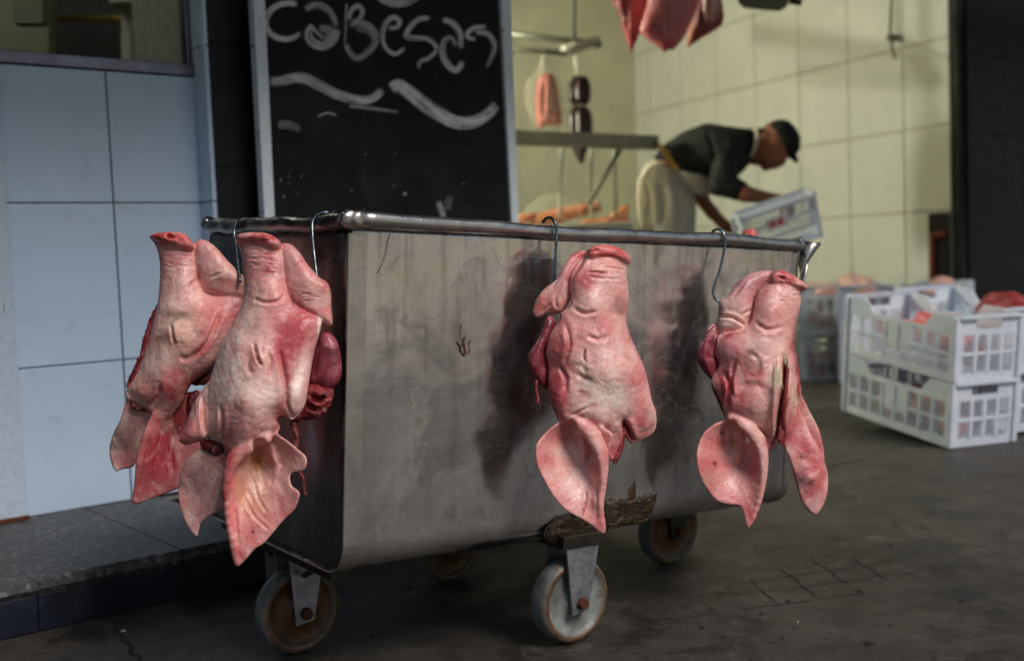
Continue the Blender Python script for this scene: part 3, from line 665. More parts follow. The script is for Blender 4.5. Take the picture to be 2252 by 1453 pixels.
for i in range(-1, 9):
    a = off + sgn * stepw * (i - 0); b = a + sgn * stepw; a, b = min(a, b), max(a, b)
    lo, hi = min(s_near, s_far), max(s_near, s_far); a, b = max(a, lo), min(b, hi)
    if b - a < 0.03: continue
    for j in range(-2, 4):
        z0 = rows_[0] + dz_ * j; z1 = z0 + dz_
        if z1 < 0.05: continue
        wbox('tile', a + .005, b - .005, max(z0, 0.002) + .005, z1 - .005, -0.008, random.uniform(0, 0.0015), M['tile_in'], hall, 0.002)
YBACK = float(wp(1398, 300)[1]); XNEAR, YNEAR = float((W0 + WD * s_near)[0]), float((W0 + WD * s_near)[1])
back = MB().box((1.30, YBACK, 0), (W0[0] + WD[0] * s_far + 0.02, YBACK + 0.12, 3.3)).build('back_wall', M['wallin']); tag(back, 'plain yellowed back wall of the shop hall behind the meat rail', 'wall')
lw = MB().box((1.24, 1.9, 0), (1.36, YBACK, 3.3)).build('hall_partition', M['wallin']); tag(lw, kind='structure')
ceil = MB().box((1.24, 1.5, 3.2), (XNEAR + 3.5, YBACK + 0.12, 3.32)).build('hall_ceiling', M['ceil']); tag(ceil, kind='structure')
lint = MB().box((-3.0, YP + 0.022, 2.42), (XNEAR + 4, 1.9, 3.2)).build('shopfront_lintel', M['slate']); tag(lint, kind='structure')
awn = MB().box((-5, -0.16, 2.30), (XNEAR + 4, YP + 0.02, 2.33)).build('unseen_shade_awning', M['slate']); tag(awn, kind='structure')  # awning added out of view to shade the facade, board and hall
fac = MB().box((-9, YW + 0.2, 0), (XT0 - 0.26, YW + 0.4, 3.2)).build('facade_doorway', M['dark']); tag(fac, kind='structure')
rpier = empty('dark_pier', (XNEAR + 0.4, YNEAR, 0), 'dark slate pier at the right edge of the shop opening', 'pillar')
child(MB().box((XNEAR - 0.002, YNEAR - 0.05, 0), (XNEAR + 3.2, YNEAR - 0.002, 3.2)).build('pier_core', M['dark']), rpier)
zq = [0.004, 0.42, 0.86, 1.30, 1.74, 2.18, 2.62, 3.1]
for a, b in zip(zq[:-1], zq[1:]):
    for k in range(4): child(MB().box((XNEAR + 0.07 + k * 0.62, YNEAR - 0.064, a + .001), (XNEAR + 0.688 + k * 0.62, YNEAR - 0.0505, b - .001)).build('slate_tile', M['slate'], bevel=0.001), rpier)
# pipe recess at the wall's near end
M['redpipe'] = mat_simple('red_pipe', (110, 36, 24), 0.6)
cab = empty('pipe_recess', tuple(wp(2070, 600)), 'dark recess with a red pipe beside the dark right pier', 'recess')
s0, s1 = ws(2046, 540)[0], ws(2090, 540)[0]; z0, z1 = ws(2070, 606)[1], ws(2070, 468)[1]
wbox('recess_back', s0, s1 - .004, z0 - .3, z1, 0.003, 0.012, M['dark'], cab)
pq = [wp(2060, 620) + WN * .03, wp(2060, 530) + WN * .03, wp(2062, 517) + WN * .03, wp(2088, 514) + WN * .03]
child(MB().tube(cat_rom(pq, 6), 0.020, 10).build('pipe', M['redpipe'], smooth=True), cab)
# ceiling lamps of the hall
em, et, eb = new_mat('lamp_tube'); eb.inputs['Emission Color'].default_value = (1.0, 0.99, 0.80, 1); eb.inputs['Emission Strength'].default_value = 60.0
def lamp(x, y, label, z=3.198):
    l_ = empty('ceiling_lamp', (x, y, z - 0.2), label, 'lamp', 'lamps under the hall ceiling')
    child(MB().box((x - 0.65, y - 0.07, z - 0.068), (x + 0.65, y + 0.07, z)).build('lamp_housing', M['frame'], bevel=0.004), l_)
    for s_ in (-1, 1): child(MB().tube([(x - 0.6, y + s_ * 0.035, z - 0.098), (x + 0.6, y + s_ * 0.035, z - 0.098)], 0.014, 10).build('lamp_tube', em, smooth=True), l_)
lamp(-0.2, 2.7, 'lamp in the back room behind the upper left window', 2.895)
wl = empty('wall_lamp', (1.36, 3.45, 1.72), 'globe lamp on the inner wall hidden behind the chalkboard', 'lamp', 'lamps under the hall ceiling')
em2 = em.copy(); em2.node_tree.nodes['Principled BSDF'].inputs['Emission Strength'].default_value = 1500.0
child(MB().lathe([(0.0001, -0.055)] + [(0.055 * math.cos(a), 0.055 * math.sin(a)) for a in np.linspace(-1.4, 1.4, 12)] + [(0.0001, 0.055)], Matrix.Translation((1.47, 3.45, 1.86)), 20).build('globe', em2, smooth=True), wl)
child(MB().tube([(1.362, 3.45, 1.72), (1.42, 3.45, 1.72), (1.465, 3.45, 1.75), (1.47, 3.45, 1.80)], 0.010, 10).build('lamp_arm', M['frame'], smooth=True), wl)
lamp(2.9, 5.6, 'ceiling lamp deep in the hall near the back wall')
# ------------------------------------------------------------------ the steel cart
M['steel'] = mat_steel('brushed_steel'); M['rim'] = mat_steel('rim_steel', (0.60, 0.57, 0.54), 0.30, 0.4, True, 0.5); M['darkrefl'] = mat_steel('dark_reflection_steel', (0.22, 0.23, 0.22), 0.30, 0.6)  # left end's dark reflection is painted into its own steel base colour
M['weld'] = mat_simple('tarry_weld', (62, 46, 30), 0.28, 0.2, 0.85, 60, 0.008, 110, 0.2); M['galv'] = mat_simple('galvanised', (150, 150, 158), 0.45, 0.75, 0.4, 30, 0.0006, 90)
M['hook'] = mat_simple('zinc_wire', (112, 124, 132), 0.3, 0.95, 0.4, 60)
M['gunk'] = mat_simple('greasy_steel', (58, 52, 44), 0.5, 0.6, 0.5, 25, 0.002, 90)
def mat_wheel(name, dirty):
    m_, t, b = new_mat(name); vec = coords(t)
    sep = N(t, 'ShaderNodeSeparateXYZ'); t.links.new(vec, sep.inputs[0])
    def math_(op, a, c=None):
        n = N(t, 'ShaderNodeMath', operation=op)
        for i_, x in enumerate((a, c)):
            if x is None: continue
            if isinstance(x, (int, float)): n.inputs[i_].default_value = x
            else: t.links.new(x, n.inputs[i_])
        return n.outputs[0]
    r = math_('SQRT', math_('ADD', math_('MULTIPLY', sep.outputs[0], sep.outputs[0]), math_('MULTIPLY', sep.outputs[2], sep.outputs[2])))
    n1 = noise(t, 45, 6, 0.65, vec); n2 = noise(t, 16, 5, 0.6, vec)
    rn = math_('ADD', r, math_('MULTIPLY', math_('SUBTRACT', n1.outputs[0], 0.5), 0.012))
    white = ramp(t, n2.outputs[0], [(0.3, C3((66, 72, 70))), (0.7, C3((156, 164, 160)))]).outputs[0]
    brown = ramp(t, n1.outputs[0], [(0.3, C3((44, 26, 14))), (0.7, C3((112, 72, 38)))]).outputs[0]
    rimf = ramp(t, rn, [(0.0, g(1 if dirty else 0.15)), (0.064, g(1 if dirty else 0.1)), (0.0648, g(0.35)), (0.0690, g(0.95)), (0.0752, g(0.95)), (0.0785, g(0.12))])
    rimf.color_ramp.interpolation = 'LINEAR'
    spots_ = ramp(t, n1.outputs[0], [(0.55, g(0)), (0.66, g(0.75))]).outputs[0]
    c = mix(t, rimf.outputs[0], white, brown); c = mix(t, spots_, c, C3((96, 62, 36)))
    t.links.new(c, b.inputs['Base Color']); b.inputs['Roughness'].default_value = 0.5
    bump(t, n1.outputs[0], 0.5, 0.001, b)
    return m_
M['wheel_clean'] = mat_wheel('nylon_wheel', False); M['wheel_dirty'] = mat_wheel('rusty_wheel', True)
CL, CWD, ZT, ZB = 1.10, 0.549, 0.778, 0.207
cm = np.eye(4); cm[:3, :3] = CART_R; cm[:3, 3] = CART_O
cart = empty('steel_cart', label='dented stainless steel meat cart on four nylon casters', cat='cart', mat=Matrix(cm.tolist()))
def dent(x, z, seed):
    return 0.0030 * sm_noise(np.array(x), np.array(z), 7, seed) + 0.0016 * sm_noise(np.array(x), np.array(z), 22, seed + 1) + 0.0004 * sm_noise(np.array(x), np.array(z), 60, seed + 2)
def shell():
    rr = 0.05; prof = []
    nz = 60
    for i in range(nz + 1): prof.append((0.0, ZT - 0.012 - (ZT - 0.012 - ZB - rr) * i / nz))
    for i in range(1, 10):
        a = math.pi / 2 * i / 9; prof.append((rr - rr * math.cos(a), ZB + rr - rr * math.sin(a)))
    for i in range(1, 12): prof.append((rr + (CWD - 2 * rr) * i / 12, ZB))
    for i in range(0, 10):
        a = math.pi / 2 * i / 9; prof.append((CWD - rr + rr * math.sin(a), ZB + rr - rr * math.cos(a)))
    for i in range(1, 21): prof.append((CWD, ZB + rr + (ZT - 0.012 - ZB - rr) * i / 20))
    nx = 110; V = []; k = len(prof)
    for j in range(nx + 1):
        x = 0.003 + (CL - 0.006) * j / nx
        for y, z in prof:
            e = min(1, x / 0.06, (CL - x) / 0.06) * min(1, max(0, (ZT - z)) / 0.06)
            V.append((x, y + float(dent(x, z, 5)) * e, z + (float(dent(x, y, 9)) * e if 0.03 < y < CWD - 0.03 and z < ZB + 0.02 else 0)))
    Fc = [(j*k+i, j*k+i+1, (j+1)*k+i+1, (j+1)*k+i) for j in range(nx) for i in range(k-1)]
    o = mesh_obj('tub_shell', V, Fc, M['steel'], cart, True)
    s_ = o.modifiers.new('solid', 'SOLIDIFY'); s_.thickness = 0.003; s_.offset = 1
    return o
shell()
def end_panel(x, sgn, mat):
    rr = 0.052; out = []
    n = 26
    ys = np.linspace(-0.002, CWD + 0.002, 40); zs = np.linspace(ZB - 0.004, ZT - 0.014, 44); V = []; Fc = []
    def inset(y, z):   # rounded bottom corners
        for yc, s_ in ((rr, -1), (CWD - rr, 1)):
            if (y - yc) * s_ > 0 and z < ZB + rr:
                dy, dz = y - yc, z - (ZB + rr); L_ = math.hypot(dy, dz)
                if L_ > rr + 0.003: return yc + dy / L_ * (rr + 0.003), ZB + rr + dz / L_ * (rr + 0.003)
        return y, z
    for y in ys:
        for z in zs:
            y2, z2 = inset(y, z); e = min(1, y / 0.05 if y > 0 else 0, max(0, CWD - y) / 0.05, (ZT - z) / 0.08, max(0, z - ZB) / 0.05)
            V.append((x + 1.6 * float(dent(y + x * 3, z, 14)) * e, y2, z2))
    k = len(zs); Fc = [(j*k+i, j*k+i+1, (j+1)*k+i+1, (j+1)*k+i) for j in range(len(ys)-1) for i in range(k-1)]
    if sgn > 0: Fc = [f[::-1] for f in Fc]
    o = mesh_obj('end_panel', V, Fc, mat, cart, True)
    s_ = o.modifiers.new('solid', 'SOLIDIFY'); s_.thickness = 0.004; s_.offset = 0
    # folded seam round the end
    pts = [(-0.004, ZT - 0.02), (-0.004, ZB + rr)] + [(rr - (rr + .004) * math.cos(a), ZB + rr - (rr + .004) * math.sin(a)) for a in np.linspace(0.1, math.pi / 2, 8)]
    pts += [(CWD - a, b) for a, b in reversed(pts)]
    wd = 0.030 if sgn < 0 else 0.016
    V = []; 
    for y, z in pts:
        for xx in (x - 0.004, x + 0.004 if False else x - sgn * wd): V.append((xx if sgn < 0 else (x + 0.004 if xx == x - 0.004 else xx), y, z))
    Fc = [(2*i, 2*i+1, 2*i+3, 2*i+2) for i in range(len(pts)-1)]
    o = mesh_obj('folded_seam', V, Fc, M['rim'], cart, False); s_ = o.modifiers.new('solid', 'SOLIDIFY'); s_.thickness = 0.003; s_.offset = 0
    b_ = o.modifiers.new('bevel', 'BEVEL'); b_.width = 0.001
end_panel(0.0, -1, M['darkrefl']); end_panel(CL, 1, M['steel'])
def rim(a, b, r, mat, seed, sag=0.0):
    a, b = np.array(a), np.array(b); pts = []; n = 40
    for i in range(n + 1):
        t = i / n; p = a + (b - a) * t
        w_ = 0.0022 * math.sin(t * 9 + seed) + 0.0012 * math.sin(t * 23 + seed * 2)
        p = p + np.array([0, 0, w_ - sag * math.sin(t * math.pi)]); pts.append(p)
    rr = [r * (1 + 0.05 * math.sin(i * 1.3 + seed) + 0.04 * math.sin(i * 0.47)) for i in range(n + 1)]
    MB().tube(pts, rr, 20).build('rim_tube', mat, cart, True)
rim((0.012, -0.008, ZT), (CL - 0.004, -0.008, ZT - 0.003), 0.0119, M['rim'], 1.0)
rim((0.012, CWD + 0.008, ZT), (CL - 0.004, CWD + 0.008, ZT), 0.0125, M['rim'], 2.0)
rim((-0.008, 0.0, ZT - 0.001), (-0.008, CWD, ZT - 0.002), 0.0135, M['darkrefl'], 3.0, 0.004)
rim((CL + 0.010, 0.004, ZT - 0.002), (CL + 0.010, CWD, ZT - 0.002), 0.0125, M['rim'], 4.0)
# flattened, welded corners of the rim
def lump(name, c, r, mat, seed, jag=0.25, sub=3, sq=(1, 1, 1)):
    bm = bmesh.new(); bmesh.ops.create_icosphere(bm, subdivisions=sub, radius=1.0); rr = random.Random(seed)
    ph = [rr.uniform(0, 6) for _ in range(6)]
    for v in bm.verts:
        p = v.co.copy(); k = 1 + jag * (math.sin(p.x * 4 + ph[0]) * math.sin(p.y * 5 + ph[1]) + 0.5 * math.sin(p.z * 9 + ph[2]) * math.sin(p.x * 8 + ph[3]))
        v.co = Vector((c[0] + p.x * r * sq[0] * k, c[1] + p.y * r * sq[1] * k, c[2] + p.z * r * sq[2] * k))
    me = bpy.data.meshes.new(name); bm.to_mesh(me); bm.free(); me.shade_smooth(); me.materials.append(mat)
    o = bpy.data.objects.new(name, me); col.objects.link(o); o.parent = cart; return o
lump('rim_corner', (0.004, -0.004, ZT + 0.001), 0.0175, M['rim'], 1, 0.22, 3, (1.25, 1.0, 0.9))
lump('rim_corner', (-0.004, 0.035, ZT), 0.016, M['darkrefl'], 2, 0.2, 3, (1.0, 2.2, 0.95))
lump('rim_corner', (CL + 0.004, -0.002, ZT - 0.002), 0.0145, M['rim'], 3, 0.25)
lump('rim_corner', (-0.006, CWD, ZT), 0.015, M['darkrefl'], 4, 0.2)
# crumpled gusset on the far end
def gusset():
    V = []; n, m2 = 9, 9; A = np.array([CL + 0.012, -0.004, ZT - 0.012]); 
    for i in range(n):
        for j in range(m2):
            u, v = i / (n - 1), j / (m2 - 1)
            out = 0.058 * u * (1 - v) ** 1.6 + 0.006
            V.append((CL + out + 0.006 * math.sin(9 * u + 3 * v), -0.006 + 0.016 * math.sin(u * 7 + v * 5) * (1 - v) - 0.01 * u, ZT + 0.012 * u * (1 - v) - 0.002 - 0.105 * v + 0.006 * math.sin(6 * u) * (1 - v)))
    Fc = [(i*m2+j, i*m2+j+1, (i+1)*m2+j+1, (i+1)*m2+j) for i in range(n-1) for j in range(m2-1)]
    o = mesh_obj('corner_gusset', V, Fc, M['rim'], cart, True); s_ = o.modifiers.new('solid', 'SOLIDIFY'); s_.thickness = 0.005; s_.offset = 0
    sb = o.modifiers.new('sub', 'SUBSURF'); sb.levels = 1; sb.render_levels = 1
gusset()
# greasy weld patches over the front caster
def patch(name, pts, seed, y=-0.004, th=0.006):
    r = random.Random(seed); bm = bmesh.new(); n = len(pts)
    pl = cat_rom([np.array(p, float) for p in pts], 5, True)
    c = np.mean(pl, 0); vs_ = [bm.verts.new((p[0] + r.uniform(-.003, .003), y, p[1] + r.uniform(-.003, .003))) for p in pl]
    ins = [bm.verts.new((c[0] + (p[0]-c[0]) * 0.86, y - th * r.uniform(0.4, 1.2), c[1] + (p[1]-c[1]) * 0.86)) for p in pl]
    mid = [bm.verts.new((c[0] + (p[0]-c[0]) * 0.5, y - th * r.uniform(0.1, 0.9), c[1] + (p[1]-c[1]) * 0.5)) for p in pl]
    ce = bm.verts.new((c[0], y - th * 0.5, c[1])); k = len(pl)
    for i in range(k):
        j = (i + 1) % k
        bm.faces.new((vs_[i], vs_[j], ins[j], ins[i])); bm.faces.new((ins[i], ins[j], mid[j], mid[i])); bm.faces.new((mid[i], mid[j], ce))
    bmesh.ops.recalc_face_normals(bm, faces=bm.faces[:])
    me = bpy.data.meshes.new(name); bm.to_mesh(me); bm.free(); me.shade_smooth(); me.materials.append(M['weld'])
    o = bpy.data.objects.new(name, me); col.objects.link(o); o.parent = cart
cinv = np.linalg.inv(cm)
def cart_px(px, py, y=0.0):
    n = CART_R[:, 1]; p = on_plane(px, py, n, CART_O + CART_R @ np.array([0, y, 0.0])); return cinv[:3, :3] @ p + cinv[:3, 3]
def cpt(px, py): q = cart_px(px, py); return (q[0], q[2])
patch('weld_patch', [cpt(*q) for q in ((1195,1185),(1204,1148),(1240,1128),(1290,1132),(1330,1142),(1330,1170),(1290,1190),(1240,1196))], 1)
patch('weld_patch', [cpt(*q) for q in ((1330,1102),(1380,1096),(1440,1082),(1432,1120),(1416,1140),(1370,1152),(1332,1160))], 2)
patch('weld_patch', [cpt(*q) for q in ((1376,1100),(1390,1060),(1394,1062),(1392,1098))], 3, th=0.002)
rb = random.Random(5)
def bead(pts):
    mb = MB(); q = [np.array([cpt(*p)[0], -0.006, cpt(*p)[1]]) for p in pts]; q = cat_rom(q, 12)
    mb.tube(q, [0.0022 * rb.uniform(0.6, 1.7) for _ in q], 7); mb.build('weld_bead', M['weld'], cart, True)
bead([(1198,1180),(1208,1150),(1240,1132),(1280,1136),(1330,1144)]); bead([(1332,1110),(1370,1104),(1405,1100),(1440,1084)]); bead([(1334,1152),(1380,1146),(1418,1138),(1436,1090)])
# blood mark and scratches
def decal(name, pts, wd, mat, y=-0.0045):
    q = [np.array([cpt(*p)[0], y, cpt(*p)[1]]) for p in pts]; MB().tube(cat_rom(q, 5), [wd * rb.uniform(0.5, 1.3) for _ in range((len(q)-1)*5+1)], 6).build(name, mat, cart, True)
M['dryblood'] = mat_simple('dry_blood', (88, 22, 20), 0.6, 0, 0.3, 90)
for pts, wd_ in ((((1012,712),(1010,735),(1013,752),(1011,766)),.0005), (((1021,736),(1017,752),(1020,770),(1018,783)),.0009), (((1032,748),(1028,760),(1030,772),(1022,780)),.0006), (((1003,752),(1009,762),(1010,775)),.0008), (((1007,768),(1016,774),(1026,772)),.0007), (((1013,776),(1019,784)),.0011), (((1030,752),(1024,756)),.0004), (((1004,758),(1018,760)),.0004)): decal('blood_smear', pts, wd_, M['dryblood'])
decal('drip_stain', [(856,512),(850,535),(846,560),(838,582),(828,600)], 0.0005, M['gunk'], -0.0032)

# casters: bracket (part) with wheel, bolt and plate as its pieces
def caster(x, y, zf, ztop, dirty, big, rot=0.0, near=True):
    R0 = 0.0815; zc = zf + R0; hw = 0.024
    br = MB().box((x - 0.052, y - hw - 0.016, ztop - 0.0125), (x + 0.052, y + hw + 0.016, ztop + 0.012)).build('caster_bracket', M['gunk'], cart, bevel=0.003)
    for s_ in (-1, 1):
        mb = MB(); yo = y + s_ * (hw + 0.008); t0, t1 = 0.040, 0.019
        q = [(x - t1, yo - .003, zc - 0.022), (x + t1, yo - .003, zc - 0.016), (x + t1, yo + .003, zc - 0.016), (x - t1, yo + .003, zc - 0.022),
             (x - t0, yo - .003, ztop - 0.012), (x + t0, yo - .003, ztop - 0.012), (x + t0, yo + .003, ztop - 0.012), (x - t0, yo + .003, ztop - 0.012)]
        mb.hexa(q); mb.build('fork_plate', M['galv'] if near else M['gunk'], br, bevel=0.0012)
    # wheel with recessed faces
    pr_ = [(0.014, hw*0.9), (0.026, hw*0.9), (0.030, hw*0.55), (0.062, hw*0.5), (0.066, hw*0.95), (0.073, hw*1.0), (0.0785, hw*0.86), (R0, hw*0.5), (R0+.0004, 0), (R0, -hw*0.5), (0.0785, -hw*0.86), (0.073, -hw), (0.066, -hw*.95), (0.062, -hw*.5), (0.030, -hw*.55), (0.026, -hw*.9), (0.014, -hw*.9)]
    wm = MB().lathe(pr_, Matrix.Rotation(math.pi / 2, 4, 'X'), 56).build('wheel', M['wheel_dirty'] if dirty else M['wheel_clean'], br, True)
    wm.location = (x, y, zc); wm.rotation_euler = (0, 0, rot)
    md = wm.modifiers.new('sub', 'SUBSURF'); md.levels = 1; md.render_levels = 1
    mb = MB(); L_ = hw + 0.022
    for s_ in (-1, 1):
        V = [(0.0125*math.cos(a), s_*(hw + 0.0115), 0.0125*math.sin(a)) for a in np.linspace(0, 2*math.pi, 7)[:6]] + [(0.011*math.cos(a), s_*L_, 0.011*math.sin(a)) for a in np.linspace(0, 2*math.pi, 7)[:6]]
        Fc = [(i, (i+1)%6, 6+(i+1)%6, 6+i) for i in range(6)] + [tuple(range(6, 12))]
        mb.add([(x + p[0], y + p[1], zc + p[2]) for p in V], Fc)
    mb.tube([(x, y - hw - 0.011, zc), (x, y + hw + 0.011, zc)], 0.008, 10)
    mb.build('axle_bolt', M['rust'], br, bevel=0.0012)
    return br
def floor_z(x, y):   # height of the pavement in the tilted cart's own coordinates
    return 0.0581 * x - 0.0334 * y - 0.0200
caster(0.492, 0.012, floor_z(0.492, 0.012), ZB + 0.002, False, True)
caster(0.085, 0.325, floor_z(0.085, 0.325), ZB - 0.002, True, True)
caster(1.005, 0.262, floor_z(1.005, 0.262), ZB - 0.002, True, False, near=False)
caster(0.555, 0.515, floor_z(0.555, 0.515), ZB - 0.002, True, False, near=False)
# slanting stays under the near end
for a, b in (((0.03, 0.10, ZB - 0.004), (0.075, 0.28, ZB - 0.075)), ((0.02, 0.47, ZB - 0.004), (0.075, 0.37, ZB - 0.07))):
    MB().tube([a, b], 0.006, 8).build('caster_stay', M['gunk'], cart, True)
MB().box((0.004, 0.05, ZB - 0.022), (0.04, CWD - 0.05, ZB - 0.0035)).build('bottom_flange', M['gunk'], cart, bevel=0.003)

# hooks over the rim (cart coordinates -> world)
def cw(p): return CART_O + CART_R @ np.array(p, float)
def hook(pts, r, label):
    q = cat_rom([np.array(p, float) for p in pts], 8); o_ = q[0]
    mb = MB().tube([p - o_ for p in q], r, 10); o = mb.build('meat_hook', M['hook'], None, True); o.location = tuple(o_)
    tag(o, label, 'hook', 'wire hooks over the cart rim')
def top_hook(along, base, out, down, drop, label, r=0.0029):
    """open loop over a rim tube; base: tube centre, out: away from the tub"""
    b = np.array(base); o_ = np.array(out); k = 0.0175
    pts = [b - o_ * 0.014 + np.array([0, 0, -0.006]), b - o_ * 0.013 + np.array([0, 0, 0.008]), b + np.array([0, 0, k]), b + o_ * 0.016 + np.array([0, 0, 0.009]), b + o_ * 0.0205 + np.array([0, 0, -0.012])]
    pts += [np.array(p) for p in down]
    hook([cw(p) for p in pts], r, label)
# ------------------------------------------------------------------ the four pig heads
M['skin'] = mat_skin(); M['flesh'] = mat_flesh('raw_flesh', (70, 12, 18), (136, 40, 44), 0.4); M['muscle'] = mat_flesh('muscle', (84, 26, 36), (132, 54, 64), 0.25, 0.35, 22)
M['blood'] = mat_flesh('blood', (46, 4, 8), (96, 14, 18), 0.3)
def wrinkles(x0, x1, y0, n, dy, amp=-5, wd=4, slope=0.0, seed=0):
    """irregular skin folds across the snout: broken, forking, of uneven depth"""
    r = random.Random(seed); out = []
    for i in range(n):
        y = y0 + i * dy + r.uniform(-7, 7)
        for a, b in ((x0, x0 + (x1 - x0) * r.uniform(.35, .6)), (x0 + (x1 - x0) * r.uniform(.38, .62), x1)):
            if r.random() < 0.2: continue
            a += r.uniform(0, 14); b -= r.uniform(0, 14); dr = r.uniform(-9, 9)
            pts = [(a + (b - a) * t_, y + slope * (a + (b - a) * t_ - x0) + dr * t_ + r.uniform(-4, 4)) for t_ in (0, .33, .66, 1)]
            out.append((pts, wd * r.uniform(.6, 1.15), amp * r.uniform(0.35, 1.15)))
    return out
def strand(name, pts, r, px, py, d, cx, cy, scale, mat, parent, shear=0.0):
    u = d / F / scale; mb = MB()
    p = cat_rom([np.array(q, float) for q in pts], 6)
    rr = [r * u * (0.7 + 0.6 * abs(math.sin(i * 1.9))) for i in range(len(p))]
    mb.tube([((q[0] - cx) * u, -q[2] * u + shear * (q[0] - cx) * u, -(q[1] - cy) * u) for q in p], rr, 8)
    return mb.build(name, mat, parent, smooth=True)

def bristles(o, place, spec, mat):
    cx, cy, sc = place[3:]; u = place[2] / F / sc; me = o.data
    co = np.empty(len(me.vertices) * 3, np.float32); me.vertices.foreach_get('co', co); co = co.reshape(-1, 3)
    X = co[:, 0] / u + cx; Y = -co[:, 2] / u + cy; r = random.Random(3); mb = MB()
    for (x0, x1, y0, y1, n, ln) in spec:
        for _ in range(n):
            x, y = r.uniform(x0, x1), r.uniform(y0, y1); m_ = (np.abs(X - x) < 6) & (np.abs(Y - y) < 6)
            if not m_.any(): continue
            k = np.where(m_)[0]; p = co[k[np.argmin(co[k, 1])]].astype(float); L_ = ln * r.uniform(.5, 1.2) * u
            q = p + np.array([r.uniform(-.3, .2) * L_, -0.25 * L_, -L_]); mb.tube([p, (p + q) / 2 + np.array([0, -.12 * L_, 0]), q], [.0005, .0004, .0001], 4, False)
    h = mb.build('bristles', mat, o, True); h['kind'] = 'stuff'
M['bristle'] = mat_simple('bristle', (232, 216, 188), 0.5)
